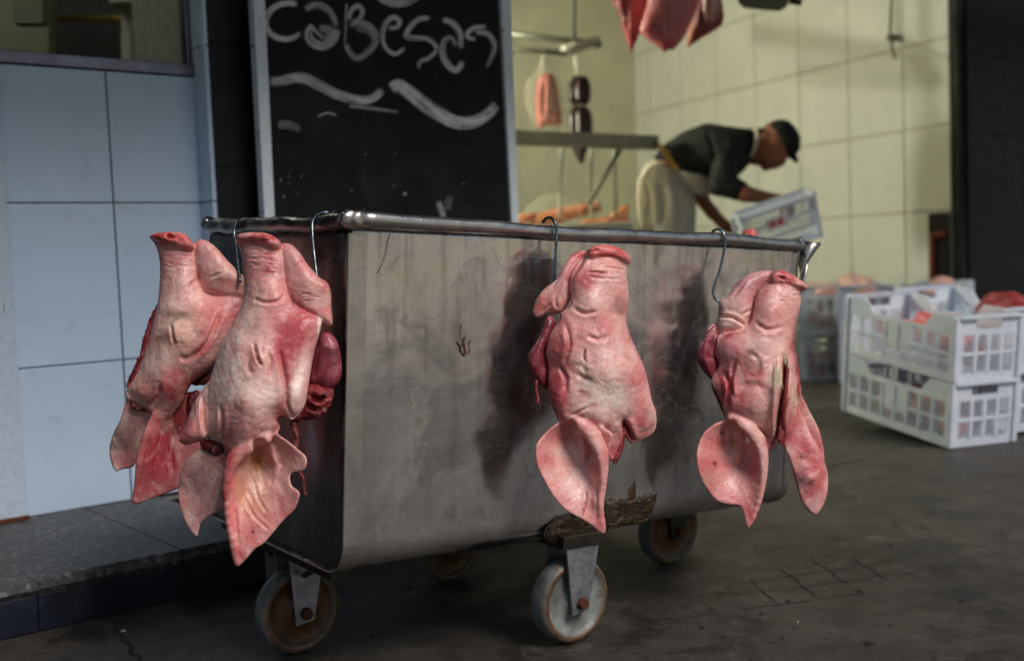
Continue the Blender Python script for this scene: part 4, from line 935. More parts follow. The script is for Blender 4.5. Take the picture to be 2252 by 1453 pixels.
# ---- head on the near hook of the cart's end (units: 1.7714 per photograph pixel)
S1 = 1.7714
def head_near_end():
    s = Sculpt(280, 960, 80, 1430, -190, 190, 4.2)
    main = [(524,128),(545,113),(600,110),(650,117),(686,142),(700,170),(714,215),(716,290),(724,335),(760,392),(815,425),(850,452),(848,490),(830,560),(815,640),(804,720),(796,770),(775,812),(745,838),(718,826),(692,836),(700,868),(680,897),(640,906),(605,950),(565,1000),(515,1010),(496,970),(478,930),(442,912),(415,872),(404,820),(410,745),(430,680),(447,620),(470,540),(512,470),(545,400),(556,330),(552,255),(548,205),(535,160)]
    s.layer(main, z=[(610,150,10),(640,400,10),(600,600,10),(560,800,20),(560,1000,20),(800,600,-10),(430,800,-30)],
            T=[(610,140,60),(630,330,74),(620,560,120),(560,760,118),(590,900,80),(540,1000,38),(800,500,70),(780,760,62),(430,800,70)], R=105, k=10, blur=5,
            relief=[(650,335,62,52,10,20),(585,760,110,90,-30,18),(700,560,40,190,12,-10),(610,640,48,56,20,12),(540,560,34,120,15,10),(765,745,26,70,8,22),(700,850,20,34,40,14),(470,840,46,70,20,16),(560,900,60,60,20,14)],
            grooves=wrinkles(560,690,185,7,13,-4.5,3.6,0.05,1) + [([(600,545),(608,590),(628,632)],5,-10),([(650,580),(664,620),(650,660)],8,-4),([(585,600),(580,640),(600,668)],8,-4),
                     ([(715,330),(735,372),(748,392)],5,-12),([(590,370),(640,388),(690,380),(715,350)],6,-7),([(690,560),(715,700),(720,800)],9,-9),([(725,770),(735,805),(750,830)],5,-12),
                     ([(475,780),(480,850),(470,910)],7,-10),([(640,880),(600,930),(560,980)],7,-9),([(810,470),(770,600),(760,720)],12,-5)])
    # snout disc with its rim and nostril
    s.layer([(521,124),(545,111),(600,108),(650,116),(690,144),(694,170),(670,182),(630,170),(580,150),(535,148)], z=22, T=66, R=22, k=9, relief=[(600,126,50,12,8,6)], grooves=[([(625,120),(655,128),(662,145)],7,-16)])
    s.cone((650,118,66), 9, (664,140,84), 9, 5, 'sub')
    # lower jaw and cheek behind the mouth slit
    s.layer([(684,180),(694,156),(714,147),(742,158),(772,192),(798,232),(824,262),(846,286),(874,304),(888,340),(892,400),(896,462),(880,474),(850,462),(800,440),(752,410),(716,380),(700,320),(690,250)],
            z=[(700,160,-10),(700,300,-24),(780,300,-12),(880,400,-50),(800,430,-20)], T=[(715,165,52),(780,280,72),(870,400,54)], R=42, k=5, relief=[(790,330,40,60,30,14)], grooves=wrinkles(770,850,345,4,12,-3.5,3.5,0.1,4))
    # torn crest at the left
    s.layer([(432,690),(402,720),(376,760),(352,812),(336,862),(316,902),(311,924),(342,938),(382,926),(420,914),(436,850),(430,780)], z=[(420,700,-20),(330,910,-40),(400,900,-30)], T=46, R=40, k=12, relief=[(360,880,30,40,30,10)], grooves=[([(404,740),(408,830),(420,900)],7,-12)])
    # the ears
    near = [(500,975),(497,1050),(494,1110),(504,1200),(518,1300),(534,1380),(545,1398),(566,1386),(610,1335),(650,1305),(715,1225),(758,1180),(776,1128),(770,1105),(748,1090),(740,1058),(752,1040),(788,1030),(801,1005),(797,975),(770,950),(720,910),(680,888),(640,885),(600,915),(548,950)]
    s.layer(near, z=[(500,1000,44),(496,1110,52),(520,1290,34),(545,1390,22),(560,960,42),(620,935,-6),(660,960,-34),(610,1000,-30),(580,1080,-16),(640,1100,-30),(600,1200,4),(700,1040,-26),(660,1200,2),(760,1160,18),(775,1110,26),(748,1065,14),(795,1000,30),(740,930,22),(680,895,26),(700,970,-24),(560,1130,-6),(560,1280,22)], T=8.5, R=10, k=12, blur=0,
            relief=[(690,1100,26,50,30,5),(640,1250,40,20,20,4)], grooves=[([(560,1120),(600,1200),(640,1240),(665,1260)],5,-4),([(620,980),(640,1060),(650,1110)],12,-3),([(670,980),(690,1060),(720,1120)],12,-3),([(530,1120),(536,1220),(548,1320)],6,-4),([(600,1060),(620,1140),(660,1200)],5,-4)])
    far = [(392,952),(352,985),(320,1040),(306,1110),(313,1180),(340,1250),(372,1292),(388,1301),(394,1276),(402,1246),(440,1216),(482,1194),(500,1150),(500,1050),(492,970),(440,950)]
    s.layer(far, z=[(400,960,-50),(310,1110,-96),(385,1290,-70),(490,1000,-50),(500,1150,-84),(410,1080,-62),(370,1180,-76),(450,1150,-72)], T=8.5, R=10, k=12, blur=0, grooves=[([(400,1230),(440,1160),(470,1060)],7,-6)])
    s.chain([(640,905,46,30),(590,932,56,26),(540,972,64,22),(508,1040,66,16),(500,1130,62,12),(510,1230,50,9),(528,1320,36,8),(545,1388,24,6)], 14)
    s.chain([(640,930,-40,52),(670,985,-58,44),(680,1040,-60,26)], 16)
    s.chain([(622,932,70,24),(636,962,14,28),(652,1015,-30,21),(664,1075,-40,10)], 20, 'sub')
    s.chain([(690,930,40,14),(700,965,-10,14),(706,1010,-36,8)], 10, 'sub')
    place = (569, 866, 1.785, 618, 737, S1)
    spots = [(605,132,90,24,8,'snout',.9),(545,120,30,14,0,'red',.4),(640,128,40,14,10,'rose',.5),(610,240,70,60,0,'mauve',.35),(668,265,34,18,10,'red',.65),(655,345,60,40,0,'pink',.4),
             (560,440,50,70,15,'pale',.7),(520,600,60,110,15,'white',.75),(480,720,60,80,15,'white',.6),(595,480,26,30,0,'brown',.35),(735,520,60,130,12,'rose',.75),(790,430,50,50,0,'rose',.6),(735,700,40,120,5,'rose',.75),(700,790,40,60,0,'red',.45),
             (770,700,24,90,6,'white',.85),(845,470,10,30,10,'white',.9),(770,780,22,50,20,'pale',.7),(620,600,30,46,0,'base',.7),(580,610,26,36,0,'rose',.35),(620,720,70,60,0,'white',.6),(540,800,60,46,20,'pale',.5),(470,860,40,60,0,'pink',.5),(530,790,40,30,0,'rose',.35),
             (560,900,70,50,30,'pink',.5),(505,960,30,60,0,'rose',.4),(440,800,30,80,0,'pale',.5),(365,860,40,60,20,'pink',.55),(325,910,26,26,0,'snout',.6),(440,945,30,30,0,'dred',.8),
             (620,1020,36,70,-12,'ochre',.85),(640,1000,20,46,-15,'brown',.45),(560,1110,40,80,-15,'ochre',.45),(625,1160,26,50,-20,'ochre',.45),(690,1080,60,60,0,'pale',.5),(600,1270,60,60,0,'pink',.4),(540,1360,40,60,0,'rose',.7),(520,1160,22,160,-4,'pink',.6),(500,1010,20,60,0,'rose',.5),(745,1170,40,40,0,'pink',.4),(700,1180,50,40,0,'pale',.4),(600,1262,7,5,0,'dred',.9),
             (410,1060,60,60,0,'grey',.6),(390,1180,60,90,20,'grey',.5),(480,1150,16,60,10,'red',.7),(370,1270,30,40,0,'mauve',.5),(330,1120,20,80,0,'pink',.4),
             (750,200,50,50,30,'mauve',.35),(790,260,40,30,30,'pink',.5),(870,340,20,60,0,'rose',.5),(850,380,40,20,0,'pale',.5)]
    strokes = [([(600,545),(608,590),(628,632)],5,'brown',.9),([(650,560),(666,610),(650,660)],3,'brown',.5),([(585,610),(578,645),(600,670)],3,'brown',.5),([(575,450),(590,490),(600,470)],4,'brown',.5),([(735,340),(745,390)],4,'brown',.9),([(712,320),(742,350)],3,'straw',.8),
               ([(600,120),(640,128)],4,'dark',.25),([(540,1080),(545,1150),(590,1210)],4,'ochre',.7),([(610,1100),(650,1190)],4,'dark',.35),([(660,575),(665,640)],3,'brown',.4)]
    o = finish(s, 'pig_head', *place, M['skin'], None, 'base', spots, strokes, 3, shear=-0.4)
    tag(o, 'pig head with ochre-stained open ear hanging snout up at the cart corner', 'pig head', 'pig heads hooked on the cart')
    f = Sculpt(760, 960, 440, 880, -190, 120, 4.5)
    f.layer([(848,496),(880,490),(915,530),(931,600),(932,660),(917,702),(890,720),(840,705),(800,700),(812,640),(828,560)], z=-62, T=56, R=60, k=8, grooves=[([(845,520),(838,600),(825,680)],8,-6)])
    fo = finish(f, 'cheek_muscle', *place, M['muscle'], o, shear=-0.4)
    f = Sculpt(640, 960, 660, 960, -190, 120, 4.5)
    f.layer([(800,700),(850,700),(900,715),(898,760),(885,795),(850,830),(800,838),(745,850),(735,820),(780,790)], z=-55, T=44, R=40, k=8, wob=5, grooves=[([(810,740),(850,760),(870,740)],9,-24),([(800,780),(840,800)],8,-18)], relief=[(870,745,24,20,0,10)])
    fo = finish(f, 'torn_flesh', *place, M['flesh'], o, shear=-0.4)
    f = Sculpt(370, 520, 890, 1000, -120, 60, 4)
    f.layer([(395,918),(430,915),(470,930),(492,950),(480,972),(450,978),(415,960),(398,945)], z=-34, T=30, R=22, wob=3)
    finish(f, 'torn_flesh', *place, M['blood'], o, shear=-0.4)
    strand('blood_strand', [(748,845,-30),(765,900,-30),(758,950,-30),(764,1000,-28),(770,1040,-26)], 11, *place, M['blood'], o, -0.4)
    strand('blood_strand', [(770,1036,-26),(788,1060,-22),(792,1090,-20),(798,1128,-20)], 8, *place, M['blood'], o, -0.4)
head_near_end()

# ---- head on the far hook of the cart's end
def head_far_end():
    s = Sculpt(20, 600, 80, 1200, -180, 180, 4.2)
    main = [(196,126),(215,113),(270,107),(318,112),(347,140),(362,166),(370,210),(374,275),(400,335),(450,345),(530,330),(560,400),(540,470),(485,560),(425,640),(362,690),(338,730),(318,775),(270,835),(232,872),(202,852),(194,804),(165,790),(126,765),(108,745),(118,702),(150,650),(182,560),(206,470),(222,400),(230,330),(233,262),(229,205),(214,155)]
    s.layer(main, z=[(270,140,0),(300,400,0),(280,600,0),(200,800,10),(520,400,-30),(130,740,-30)], T=[(270,140,56),(300,300,70),(300,500,110),(250,700,92),(220,840,40),(520,400,70),(130,740,40)], R=95, k=10, blur=5,
            relief=[(320,300,46,50,10,16),(330,520,56,60,20,14),(260,690,50,70,-20,12),(170,735,50,30,20,16),(400,500,50,120,35,12)],
            grooves=wrinkles(236,362,175,7,12,-4.5,3.6,0.03,6) + [([(278,470),(282,510),(290,545)],5,-8),([(300,590),(340,600),(365,570)],9,-4),([(345,320),(375,290),(380,260)],6,-10),([(455,420),(420,520),(360,600)],8,-8),([(200,790),(230,740),(240,700)],7,-8)])
    s.layer([(195,125),(215,112),(270,107),(318,112),(350,142),(360,172),(335,180),(300,176),(270,160),(230,150)], z=14, T=62, R=20, k=9, grooves=[([(258,124),(275,132),(285,128)],7,-18)])
    s.cone((266,128,60), 8, (280,132,84), 9, 5, 'sub')
    s.layer([(356,170),(366,144),(386,134),(412,142),(446,170),(486,218),(528,260),(562,300),(562,372),(500,378),(436,366),(384,340),(366,280),(356,220)], z=[(370,150,-10),(372,300,-24),(460,280,-8),(540,340,-40)], T=[(390,150,50),(480,290,70),(540,340,60)], R=40, k=5, relief=[(440,290,36,36,30,10)], grooves=[([(420,290),(460,270)],5,-5)])
    s.layer([(112,762),(86,838),(60,892),(44,950),(48,1000),(69,1044),(96,1036),(142,1020),(166,930),(200,830),(190,790),(140,775)], z=[(120,780,-40),(45,960,-80),(70,1040,-60),(150,1000,-56),(190,830,-36),(110,910,-52)], T=8.5, R=10, k=12, blur=0)
    s.layer([(214,806),(246,790),(300,772),(342,735),(385,722),(420,730),(430,800),(420,900),(400,1000),(345,1085),(305,1104),(240,1130),(182,1152),(148,1163),(137,1142),(145,1080),(150,1000),(166,920),(190,850)],
            z=[(214,812,30),(150,1000,40),(148,1155,22),(260,830,8),(300,900,-26),(260,1000,-10),(340,760,-10),(410,800,-40),(400,980,-20),(310,1095,8),(220,1080,6),(180,900,36)], T=9, R=10, k=12, blur=0, grooves=[([(200,900),(190,1000),(170,1100)],7,-6),([(300,850),(280,950),(290,1050)],8,-6),([(250,840),(235,940),(215,1030)],6,-5)])
    place = (390, 800, 2.07, 301, 620, S1)
    spots = [(270,132,80,22,5,'snout',.85),(230,125,30,14,0,'red',.5),(290,240,60,60,0,'mauve',.35),(270,360,60,40,0,'pale',.6),(250,440,50,60,10,'white',.55),(310,430,46,16,5,'brown',.75),(320,510,50,60,0,'straw',.35),(380,495,22,26,20,'brown',.7),(250,525,26,20,0,'brown',.55),(330,580,50,16,-10,'straw',.6),
             (240,620,60,50,0,'white',.5),(400,560,40,80,35,'rose',.6),(440,440,50,60,35,'pink',.6),(300,700,60,80,20,'rose',.75),(270,780,50,60,30,'red',.5),(180,735,40,26,10,'pink',.6),(150,780,30,20,0,'dred',.7),(460,280,50,30,20,'brown',.3),(400,200,30,50,0,'mauve',.4),
             (100,900,60,80,20,'grey',.85),(80,1010,40,30,0,'mauve',.6),(130,960,26,70,10,'brown',.3),(250,980,80,140,10,'rose',.85),(180,1080,50,90,10,'red',.45),(330,860,60,90,0,'red',.6),(300,820,40,60,0,'dred',.35),(220,1120,60,30,0,'rose',.6),(370,960,30,60,0,'pink',.4),(520,420,30,50,0,'rose',.5)]
    strokes = [([(278,470),(280,510),(292,545)],5,'brown',.9),([(280,460),(320,440),(360,455)],6,'brown',.6),([(310,850),(280,930),(270,960)],5,'dred',.5),([(345,330),(350,310)],5,'brown',.5),([(380,250),(378,290)],5,'dark',.7),([(420,285),(470,265)],5,'brown',.6)]
    o = finish(s, 'pig_head', *place, M['skin'], None, 'base', spots, strokes, 21, shear=-0.4)
    tag(o, 'pig head farthest left, red ears over the pavement step, beside the tiled wall', 'pig head', 'pig heads hooked on the cart')
    f = Sculpt(90, 260, 360, 760, -140, 60, 4.5)
    f.layer([(222,385),(200,430),(176,500),(150,600),(112,690),(118,714),(150,680),(190,600),(216,500),(232,420)], z=-24, T=26, R=16, wob=4)
    finish(f, 'cut_flesh', *place, M['flesh'], o, shear=-0.4)
    f = Sculpt(300, 470, 600, 860, -160, 60, 4.5)
    f.layer([(345,690),(400,650),(440,640),(430,690),(410,700),(370,706)], z=-40, T=30, R=20, wob=4)
    f.layer([(335,735),(380,725),(388,760),(372,800),(352,830),(335,800)], z=-24, T=24, R=18, wob=4)
    finish(f, 'torn_flesh', *place, M['blood'], o, shear=-0.4)
    f = Sculpt(110, 220, 740, 820, -120, 80, 4)
    f.layer([(128,768),(170,785),(196,796),(180,806),(150,804),(132,788)], z=-14, T=24, R=14, wob=3)
    finish(f, 'torn_flesh', *place, M['blood'], o, shear=-0.4)
head_far_end()

# ---- head in the middle of the long side (units 1.936 per pixel)
S3 = 1.936
def head_middle():
    s = Sculpt(60, 680, 140, 1420, -190, 190, 4.6)
    main = [(333,205),(348,186),(392,172),(440,174),(482,190),(514,214),(518,238),(506,262),(502,300),(508,345),(512,400),(506,450),(502,492),(518,560),(546,620),(566,662),(582,705),(600,780),(612,838),(628,880),(631,930),(620,970),(580,1000),(524,1018),(505,995),(492,960),(486,935),(487,975),(478,1035),(458,1092),(432,1090),(420,1050),(410,985),(340,950),(262,936),(214,916),(194,880),(174,830),(167,760),(169,690),(160,632),(170,572),(196,520),(216,490),(222,465),(254,440),(266,400),(260,350),(264,300),(292,250)]
    s.layer(main, z=[(430,220,20),(400,450,10),(400,650,15),(330,850,10),(570,900,-20),(200,700,-20),(440,1060,-10)], T=[(430,190,62),(400,330,82),(390,500,104),(400,700,132),(350,880,90),(560,920,66),(200,700,66),(440,1060,30),(520,760,100)], R=110, k=10, blur=5,
            relief=[(345,420,60,50,0,22),(430,300,60,70,0,8),(330,650,40,60,20,-8),(420,740,110,60,0,14),(205,800,40,90,0,16),(570,920,40,50,0,18),(370,920,90,40,10,14),(240,600,40,80,0,12)],
            grooves=wrinkles(335,505,262,7,13,-5,3.8,0.06,11) + [([(262,330),(300,270),(330,220)],7,-18),([(324,620),(320,650),(326,672)],5,-7),([(290,720),(320,740),(350,745)],9,-4),([(280,690),(310,690),(330,720)],9,-3),([(215,690),(245,740),(240,800)],8,-8),([(270,440),(320,470),(380,460)],7,-7),([(220,915),(280,890),(340,855)],5,-7),([(485,915),(500,960),(525,1015)],12,-34),([(470,640),(520,680),(560,760)],12,-5),([(330,560),(380,580),(420,560)],8,-5),([(240,500),(260,600),(235,680)],9,-7)])
    s.layer([(331,210),(348,184),(392,171),(440,173),(484,189),(518,215),(520,238),(505,250),(470,246),(430,232),(390,236),(345,240)], z=26, T=64, R=20, k=8, relief=[(420,205,60,14,5,6)], grooves=[([(345,215),(365,205),(385,200)],4,-7),([(380,232),(440,226),(500,244)],4,-6)])
    # lower jaw
    s.layer([(330,196),(302,196),(262,218),(226,268),(200,322),(150,362),(116,410),(103,456),(112,479),(136,481),(162,466),(216,463),(244,436),(266,390),(268,320),(300,250)], z=[(300,220,-20),(240,330,-30),(120,450,-60),(200,440,-40)], T=[(300,220,42),(230,330,56),(130,440,34)], R=52, k=7, grooves=[([(210,450),(200,400),(240,320)],6,-6),([(140,460),(190,420)],5,-4)])
    s.layer([(242,917),(200,930),(160,964),(126,1004),(117,1040),(125,1102),(155,1172),(190,1232),(240,1290),(310,1332),(352,1360),(386,1389),(404,1390),(409,1366),(393,1312),(386,1262),(396,1180),(416,1100),(427,1040),(442,980),(422,956),(380,934),(310,918),(272,928)],
            z=[(242,930,2),(262,950,-38),(200,935,14),(122,1020,20),(120,1090,20),(190,1230,16),(310,1330,18),(396,1385,30),(390,1260,52),(400,1160,58),(425,1040,56),(400,970,48),(310,935,14),(300,1000,-46),(250,1060,-32),(330,1080,-40),(355,1050,-20),(350,1180,-4),(260,1180,-14),(340,1280,14),(180,1080,-4)], T=9.5, R=11, k=14, blur=0,
            relief=[(240,1100,50,60,0,3)], grooves=[([(275,960),(310,1020),(322,1100)],11,-3),([(240,960),(250,1010),(240,1060)],12,-2),([(330,1220),(322,1270),(306,1310)],4,-5),([(395,1120),(378,1200),(372,1290)],6,-5)])
    s.chain([(262,905,34,26),(312,932,54,27),(358,985,68,25),(388,1050,72,21),(400,1120,68,16),(396,1200,60,12),(389,1270,50,10),(396,1360,34,8)], 14)
    s.chain([(290,960,-46,50),(310,1020,-56,42),(312,1070,-54,24)], 16)
    s.chain([(258,934,70,22),(268,958,6,27),(288,1010,-34,20),(300,1080,-40,9)], 20, 'sub')
    s.chain([(312,950,50,13),(332,988,-4,15),(346,1050,-10,8)], 16, 'sub')
    place = (1312, 846, 1.985, 372, 767, S3)
    spots = [(430,205,95,32,6,'snout',.85),(350,200,16,22,0,'rose',.5),(500,230,24,16,0,'rose',.5),(420,300,70,50,0,'base',.5),(335,330,36,50,0,'rose',.6),(345,430,60,40,0,'pale',.5),(470,430,30,30,0,'brown',.4),(470,460,22,14,0,'brown',.4),(380,520,60,40,0,'pink',.45),(420,560,40,30,0,'rose',.3),
             (410,680,90,70,0,'pale',.6),(430,820,90,70,0,'white',.85),(330,800,60,60,0,'white',.6),(300,860,60,50,0,'pale',.5),(540,720,40,60,20,'pink',.45),(560,860,50,80,0,'pink',.5),(580,930,36,50,0,'rose',.55),(580,880,10,16,0,'grey',.6),(610,900,14,12,0,'grey',.7),(612,940,8,14,0,'dark',.4),(585,960,14,10,0,'grey',.6),
             (215,800,46,100,0,'rose',.75),(220,620,50,90,0,'rose',.6),(250,690,40,50,0,'grey',.35),(190,850,26,60,0,'rose',.6),(310,700,50,26,20,'brown',.5),(330,740,40,14,15,'brown',.45),(325,805,30,10,0,'red',.5),(360,850,16,10,0,'red',.5),(300,570,26,16,0,'grey',.4),(330,930,60,30,15,'rose',.5),(210,480,30,20,0,'dred',.55),
             (500,970,20,50,-25,'red',.85),(455,1060,30,46,0,'rose',.7),(440,1085,20,16,0,'red',.8),(260,310,40,60,30,'pink',.5),(140,430,50,40,0,'snout',.55),(230,340,30,50,0,'mauve',.4),(300,210,30,20,0,'rose',.6),
             (160,1040,50,60,0,'pink',.65),(200,970,40,30,0,'rose',.45),(260,1100,80,100,0,'white',.55),(300,1220,70,60,20,'pale',.55),(340,1080,40,60,0,'mauve',.35),(410,1040,18,90,10,'pink',.4),(385,1340,24,50,0,'pink',.5),(240,1260,60,30,45,'rose',.35),(250,960,26,30,0,'grey',.4)]
    strokes = [([(326,622),(320,650),(326,670)],4,'dark',.8),([(330,230),(300,280),(262,330)],6,'grey',.6),([(295,700),(315,735),(352,745)],5,'brown',.7),([(230,905),(280,890),(340,855)],3,'brown',.6),([(410,385),(460,400)],3,'dark',.6),([(384,380),(390,400)],4,'rose',.6),([(330,1222),(322,1270),(308,1310)],5,'brown',.8),([(380,300),(480,310)],4,'rose',.35),([(485,920),(500,960),(524,1012)],10,'dred',.9),([(500,500),(515,575),(560,660)],3,'brown',.5)]
    o = finish(s, 'pig_head', *place, M['skin'], None, 'base', spots, strokes, 33, shear=0.42)
    tag(o, 'pig head in the middle of the long steel side, one pale ear pointing down', 'pig head', 'pig heads hooked on the cart')
    f = Sculpt(60, 240, 470, 810, -190, 80, 4.6)
    f.layer([(170,470),(150,510),(130,560),(96,618),(81,650),(85,692),(110,742),(148,782),(168,778),(176,700),(172,620),(190,560),(208,505)], z=-58, T=52, R=48, k=8, grooves=[([(160,560),(150,650),(160,760)],8,-6)])
    finish(f, 'cheek_muscle', *place, M['muscle'], o, shear=0.42)
    f = Sculpt(400, 540, 900, 1120, -120, 120, 4)
    f.layer([(486,925),(500,945),(515,990),(526,1020),(512,1012),(496,990),(490,1020),(476,1060),(462,1096),(440,1098),(458,1050),(474,990)], z=-8, T=24, R=12, wob=3)
    finish(f, 'cut_flesh', *place, M['flesh'], o, shear=0.42)
    strand('flesh_strand', [(124,715,-40),(120,750,-36),(118,790,-36),(124,820,-36),(124,845,-36)], 7, *place, M['flesh'], o, 0.42)
head_middle()

# ---- head at the cart's far corner (units 2.018 per pixel)
S4 = 2.018
def head_far_corner():
    s = Sculpt(80, 720, 200, 1400, -190, 190, 4.8)
    main = [(432,262),(450,238),(492,231),(532,250),(570,274),(594,296),(586,314),(570,328),(570,365),(560,420),(546,480),(538,560),(548,610),(556,660),(562,720),(566,770),(560,830),(566,880),(560,930),(520,990),(486,1004),(466,990),(452,975),(446,1015),(424,1030),(404,1030),(402,985),(390,950),(320,925),(262,908),(232,890),(224,850),(206,790),(180,742),(180,700),(206,650),(192,600),(200,545),(216,516),(290,500),(340,470),(362,410),(372,350),(400,300)]
    s.layer(main, z=[(500,280,26),(450,450,16),(400,650,16),(480,800,20),(300,850,0),(220,700,-30),(550,850,-10)], T=[(500,260,58),(470,400,84),(420,560,104),(430,750,112),(350,900,80),(500,960,56),(200,700,50),(540,700,70),(420,1020,28)], R=100, k=10, blur=5,
            relief=[(430,430,60,60,20,20),(440,690,50,70,0,10),(360,820,80,70,-20,20),(255,780,30,70,10,12),(520,850,40,120,0,14),(330,620,60,50,0,8),(500,660,24,80,0,8)],
            grooves=wrinkles(465,572,312,6,12,-4.5,3.6,0.0,17) + [([(497,618),(490,710),(472,850),(462,985)],13,-52),([(455,620),(460,650)],3,-3),([(240,690),(255,760),(235,840)],9,-14),([(280,640),(262,720),(270,800)],7,-8),([(300,760),(350,740),(420,760)],14,-4),([(350,600),(380,640),(350,690)],10,-4),([(330,690),(370,700),(390,640)],9,-3),([(540,560),(548,660),(552,760)],6,-12),([(380,310),(366,350),(356,400)],6,-12),([(365,460),(420,500),(500,480)],8,-6)])
    s.layer([(430,268),(450,236),(492,231),(532,249),(572,274),(595,297),(585,316),(550,314),(515,302),(470,300),(440,292)], z=32, T=56, R=18, k=8, relief=[(500,262,50,14,15,6)], grooves=[([(475,266),(492,270),(500,272)],5,-9),([(520,300),(560,308),(585,312)],4,-5)])
    s.cone((486,262,78), 6, (494,272,94), 7, 4, 'sub')
    # lower jaw with the cut flap
    s.layer([(458,233),(420,228),(372,234),(312,262),(282,300),(244,346),(213,370),(206,440),(197,480),(208,516),(250,518),(328,506),(350,460),(362,410),(370,350),(402,300),(440,266)], z=[(430,240,-4),(300,330,-20),(210,480,-40)], T=[(430,240,42),(320,340,72),(230,460,56)], R=58, k=7, relief=[(300,380,60,50,40,10),(260,470,60,26,8,12)], grooves=[([(270,360),(300,320),(330,280)],6,-6),([(212,440),(270,442),(330,480)],6,-12),([(310,432),(352,404)],5,-10)])
    s.layer([(268,300),(282,284),(304,278),(306,292),(290,302),(274,316)], z=-40, T=20, R=10)
    s.layer([(236,895),(190,909),(150,940),(125,980),(111,1040),(115,1102),(140,1172),(190,1242),(250,1262),(294,1270),(310,1312),(320,1352),(335,1364),(350,1322),(376,1250),(391,1190),(399,1120),(400,1050),(408,1000),(402,960),(350,930),(300,908),(266,904)],
            z=[(236,905,6),(262,925,-36),(190,912,16),(112,1050,22),(140,1172,20),(250,1262,16),(320,1300,22),(335,1360,30),(385,1200,48),(398,1100,56),(402,1000,50),(350,950,36),(300,960,-36),(230,1000,-36),(200,1100,-12),(270,1100,-34),(335,1080,-30),(270,1200,4),(340,1200,18)], T=10, R=11, k=14, blur=0,
            grooves=[([(265,930),(268,1000),(255,1080)],12,-3),([(300,960),(305,1040),(296,1120)],11,-3),([(332,1000),(344,1070),(330,1160)],10,-3),([(390,1120),(372,1220),(345,1300)],5,-5)])
    s.layer([(545,880),(576,888),(602,950),(640,1020),(670,1100),(679,1160),(671,1230),(646,1290),(616,1312),(586,1291),(555,1240),(531,1152),(510,1072),(488,1008),(505,950)], z=[(550,900,10),(500,1010,12),(600,1000,26),(600,1150,40),(540,1180,14),(672,1160,12),(615,1300,22)], T=13, R=14, k=16, blur=0, relief=[(600,1120,40,100,-20,8)], grooves=[([(560,980),(590,1080),(600,1200)],16,-2)])
    s.layer([(552,770),(572,790),(606,860),(640,925),(660,995),(669,1060),(663,1096),(640,1050),(600,970),(570,910),(552,860)], z=[(555,800,-30),(665,1070,-70),(600,880,-46)], T=9, R=10, k=12, blur=0)
    s.chain([(268,890,34,26),(318,915,54,27),(362,960,66,25),(390,1020,70,21),(398,1090,66,16),(392,1170,58,12),(374,1250,46,10),(345,1335,32,7)], 14)
    s.chain([(285,950,-46,50),(285,1010,-56,42),(280,1070,-54,24)], 16)
    s.chain([(258,910,70,21),(266,940,6,26),(270,1000,-34,20),(268,1080,-40,9)], 20, 'sub')
    s.chain([(308,938,50,13),(320,980,0,15),(320,1060,-14,8)], 16, 'sub')
    place = (1662, 870, 2.24, 367, 787, S4)
    spots = [(510,265,80,30,15,'snout',.85),(580,300,26,16,10,'rose',.5),(470,250,30,18,0,'rose',.4),(330,290,90,50,-30,'mauve',.55),(270,400,60,50,0,'pale',.5),(430,420,60,60,0,'pink',.35),(500,350,50,30,0,'base',.4),(400,560,70,40,0,'pale',.55),(545,560,20,100,0,'red',.6),(558,700,14,130,0,'red',.75),
             (450,690,40,60,0,'pale',.6),(460,700,26,40,10,'straw',.35),(530,780,14,60,-8,'straw',.2),(490,600,20,30,0,'straw',.2),(340,660,50,60,20,'grey',.4),(350,600,22,12,30,'brown',.7),(300,780,18,22,0,'brown',.6),(370,690,40,16,0,'pink',.5),(240,760,30,80,-8,'rose',.85),(290,720,40,80,0,'rose',.5),(350,830,90,60,0,'pink',.45),(390,900,60,60,0,'pale',.45),(330,940,40,26,0,'red',.35),(420,1000,30,30,0,'rose',.6),
             (240,600,40,60,0,'mauve',.5),(250,530,30,12,-10,'red',.7),(260,470,60,30,8,'white',.45),(210,470,16,50,0,'pale',.5),(480,900,16,100,6,'red',.8),(520,920,40,80,0,'rose',.45),(500,980,40,26,0,'rose',.5),
             (170,1040,60,90,0,'pink',.4),(150,1150,50,40,40,'brown',.35),(185,1083,9,9,0,'dred',.7),(220,945,5,5,0,'dred',.8),(290,1140,80,80,0,'mauve',.3),(240,1220,60,30,20,'pink',.5),(270,1000,24,70,0,'straw',.45),(335,1320,24,60,0,'rose',.6),(392,1060,16,90,0,'pale',.4),
             (600,1040,50,90,-20,'rose',.65),(600,1180,60,90,0,'rose',.6),(560,1180,26,70,0,'mauve',.5),(615,1280,40,40,0,'mauve',.5),(606,1170,12,14,0,'red',.7),(570,1050,12,10,0,'brown',.7),(640,1000,30,90,-25,'pink',.5)]
    strokes = [([(497,618),(490,710),(472,850),(462,985)],11,'red',.95),([(455,615),(458,650)],3,'red',.9),([(340,590),(370,610)],5,'brown',.8),([(312,432),(352,404)],4,'brown',.8),([(380,310),(366,350)],4,'brown',.5),([(250,520),(330,506)],4,'red',.8),([(330,1050),(300,1180)],3,'brown',.3),([(268,940),(262,1010)],6,'brown',.45)]
    o = finish(s, 'pig_head', *place, M['skin'], None, 'base', spots, strokes, 47, shear=0.42)
    tag(o, 'pig head with split forehead and two spread ears at the cart far corner', 'pig head', 'pig heads hooked on the cart')
    bristles(o, place, [(430,488,660,725,90,46),(440,480,640,700,40,36),(528,548,740,860,50,34),(498,512,590,650,24,30)], M['bristle'])
    f = Sculpt(90, 240, 440, 740, -170, 80, 4.8)
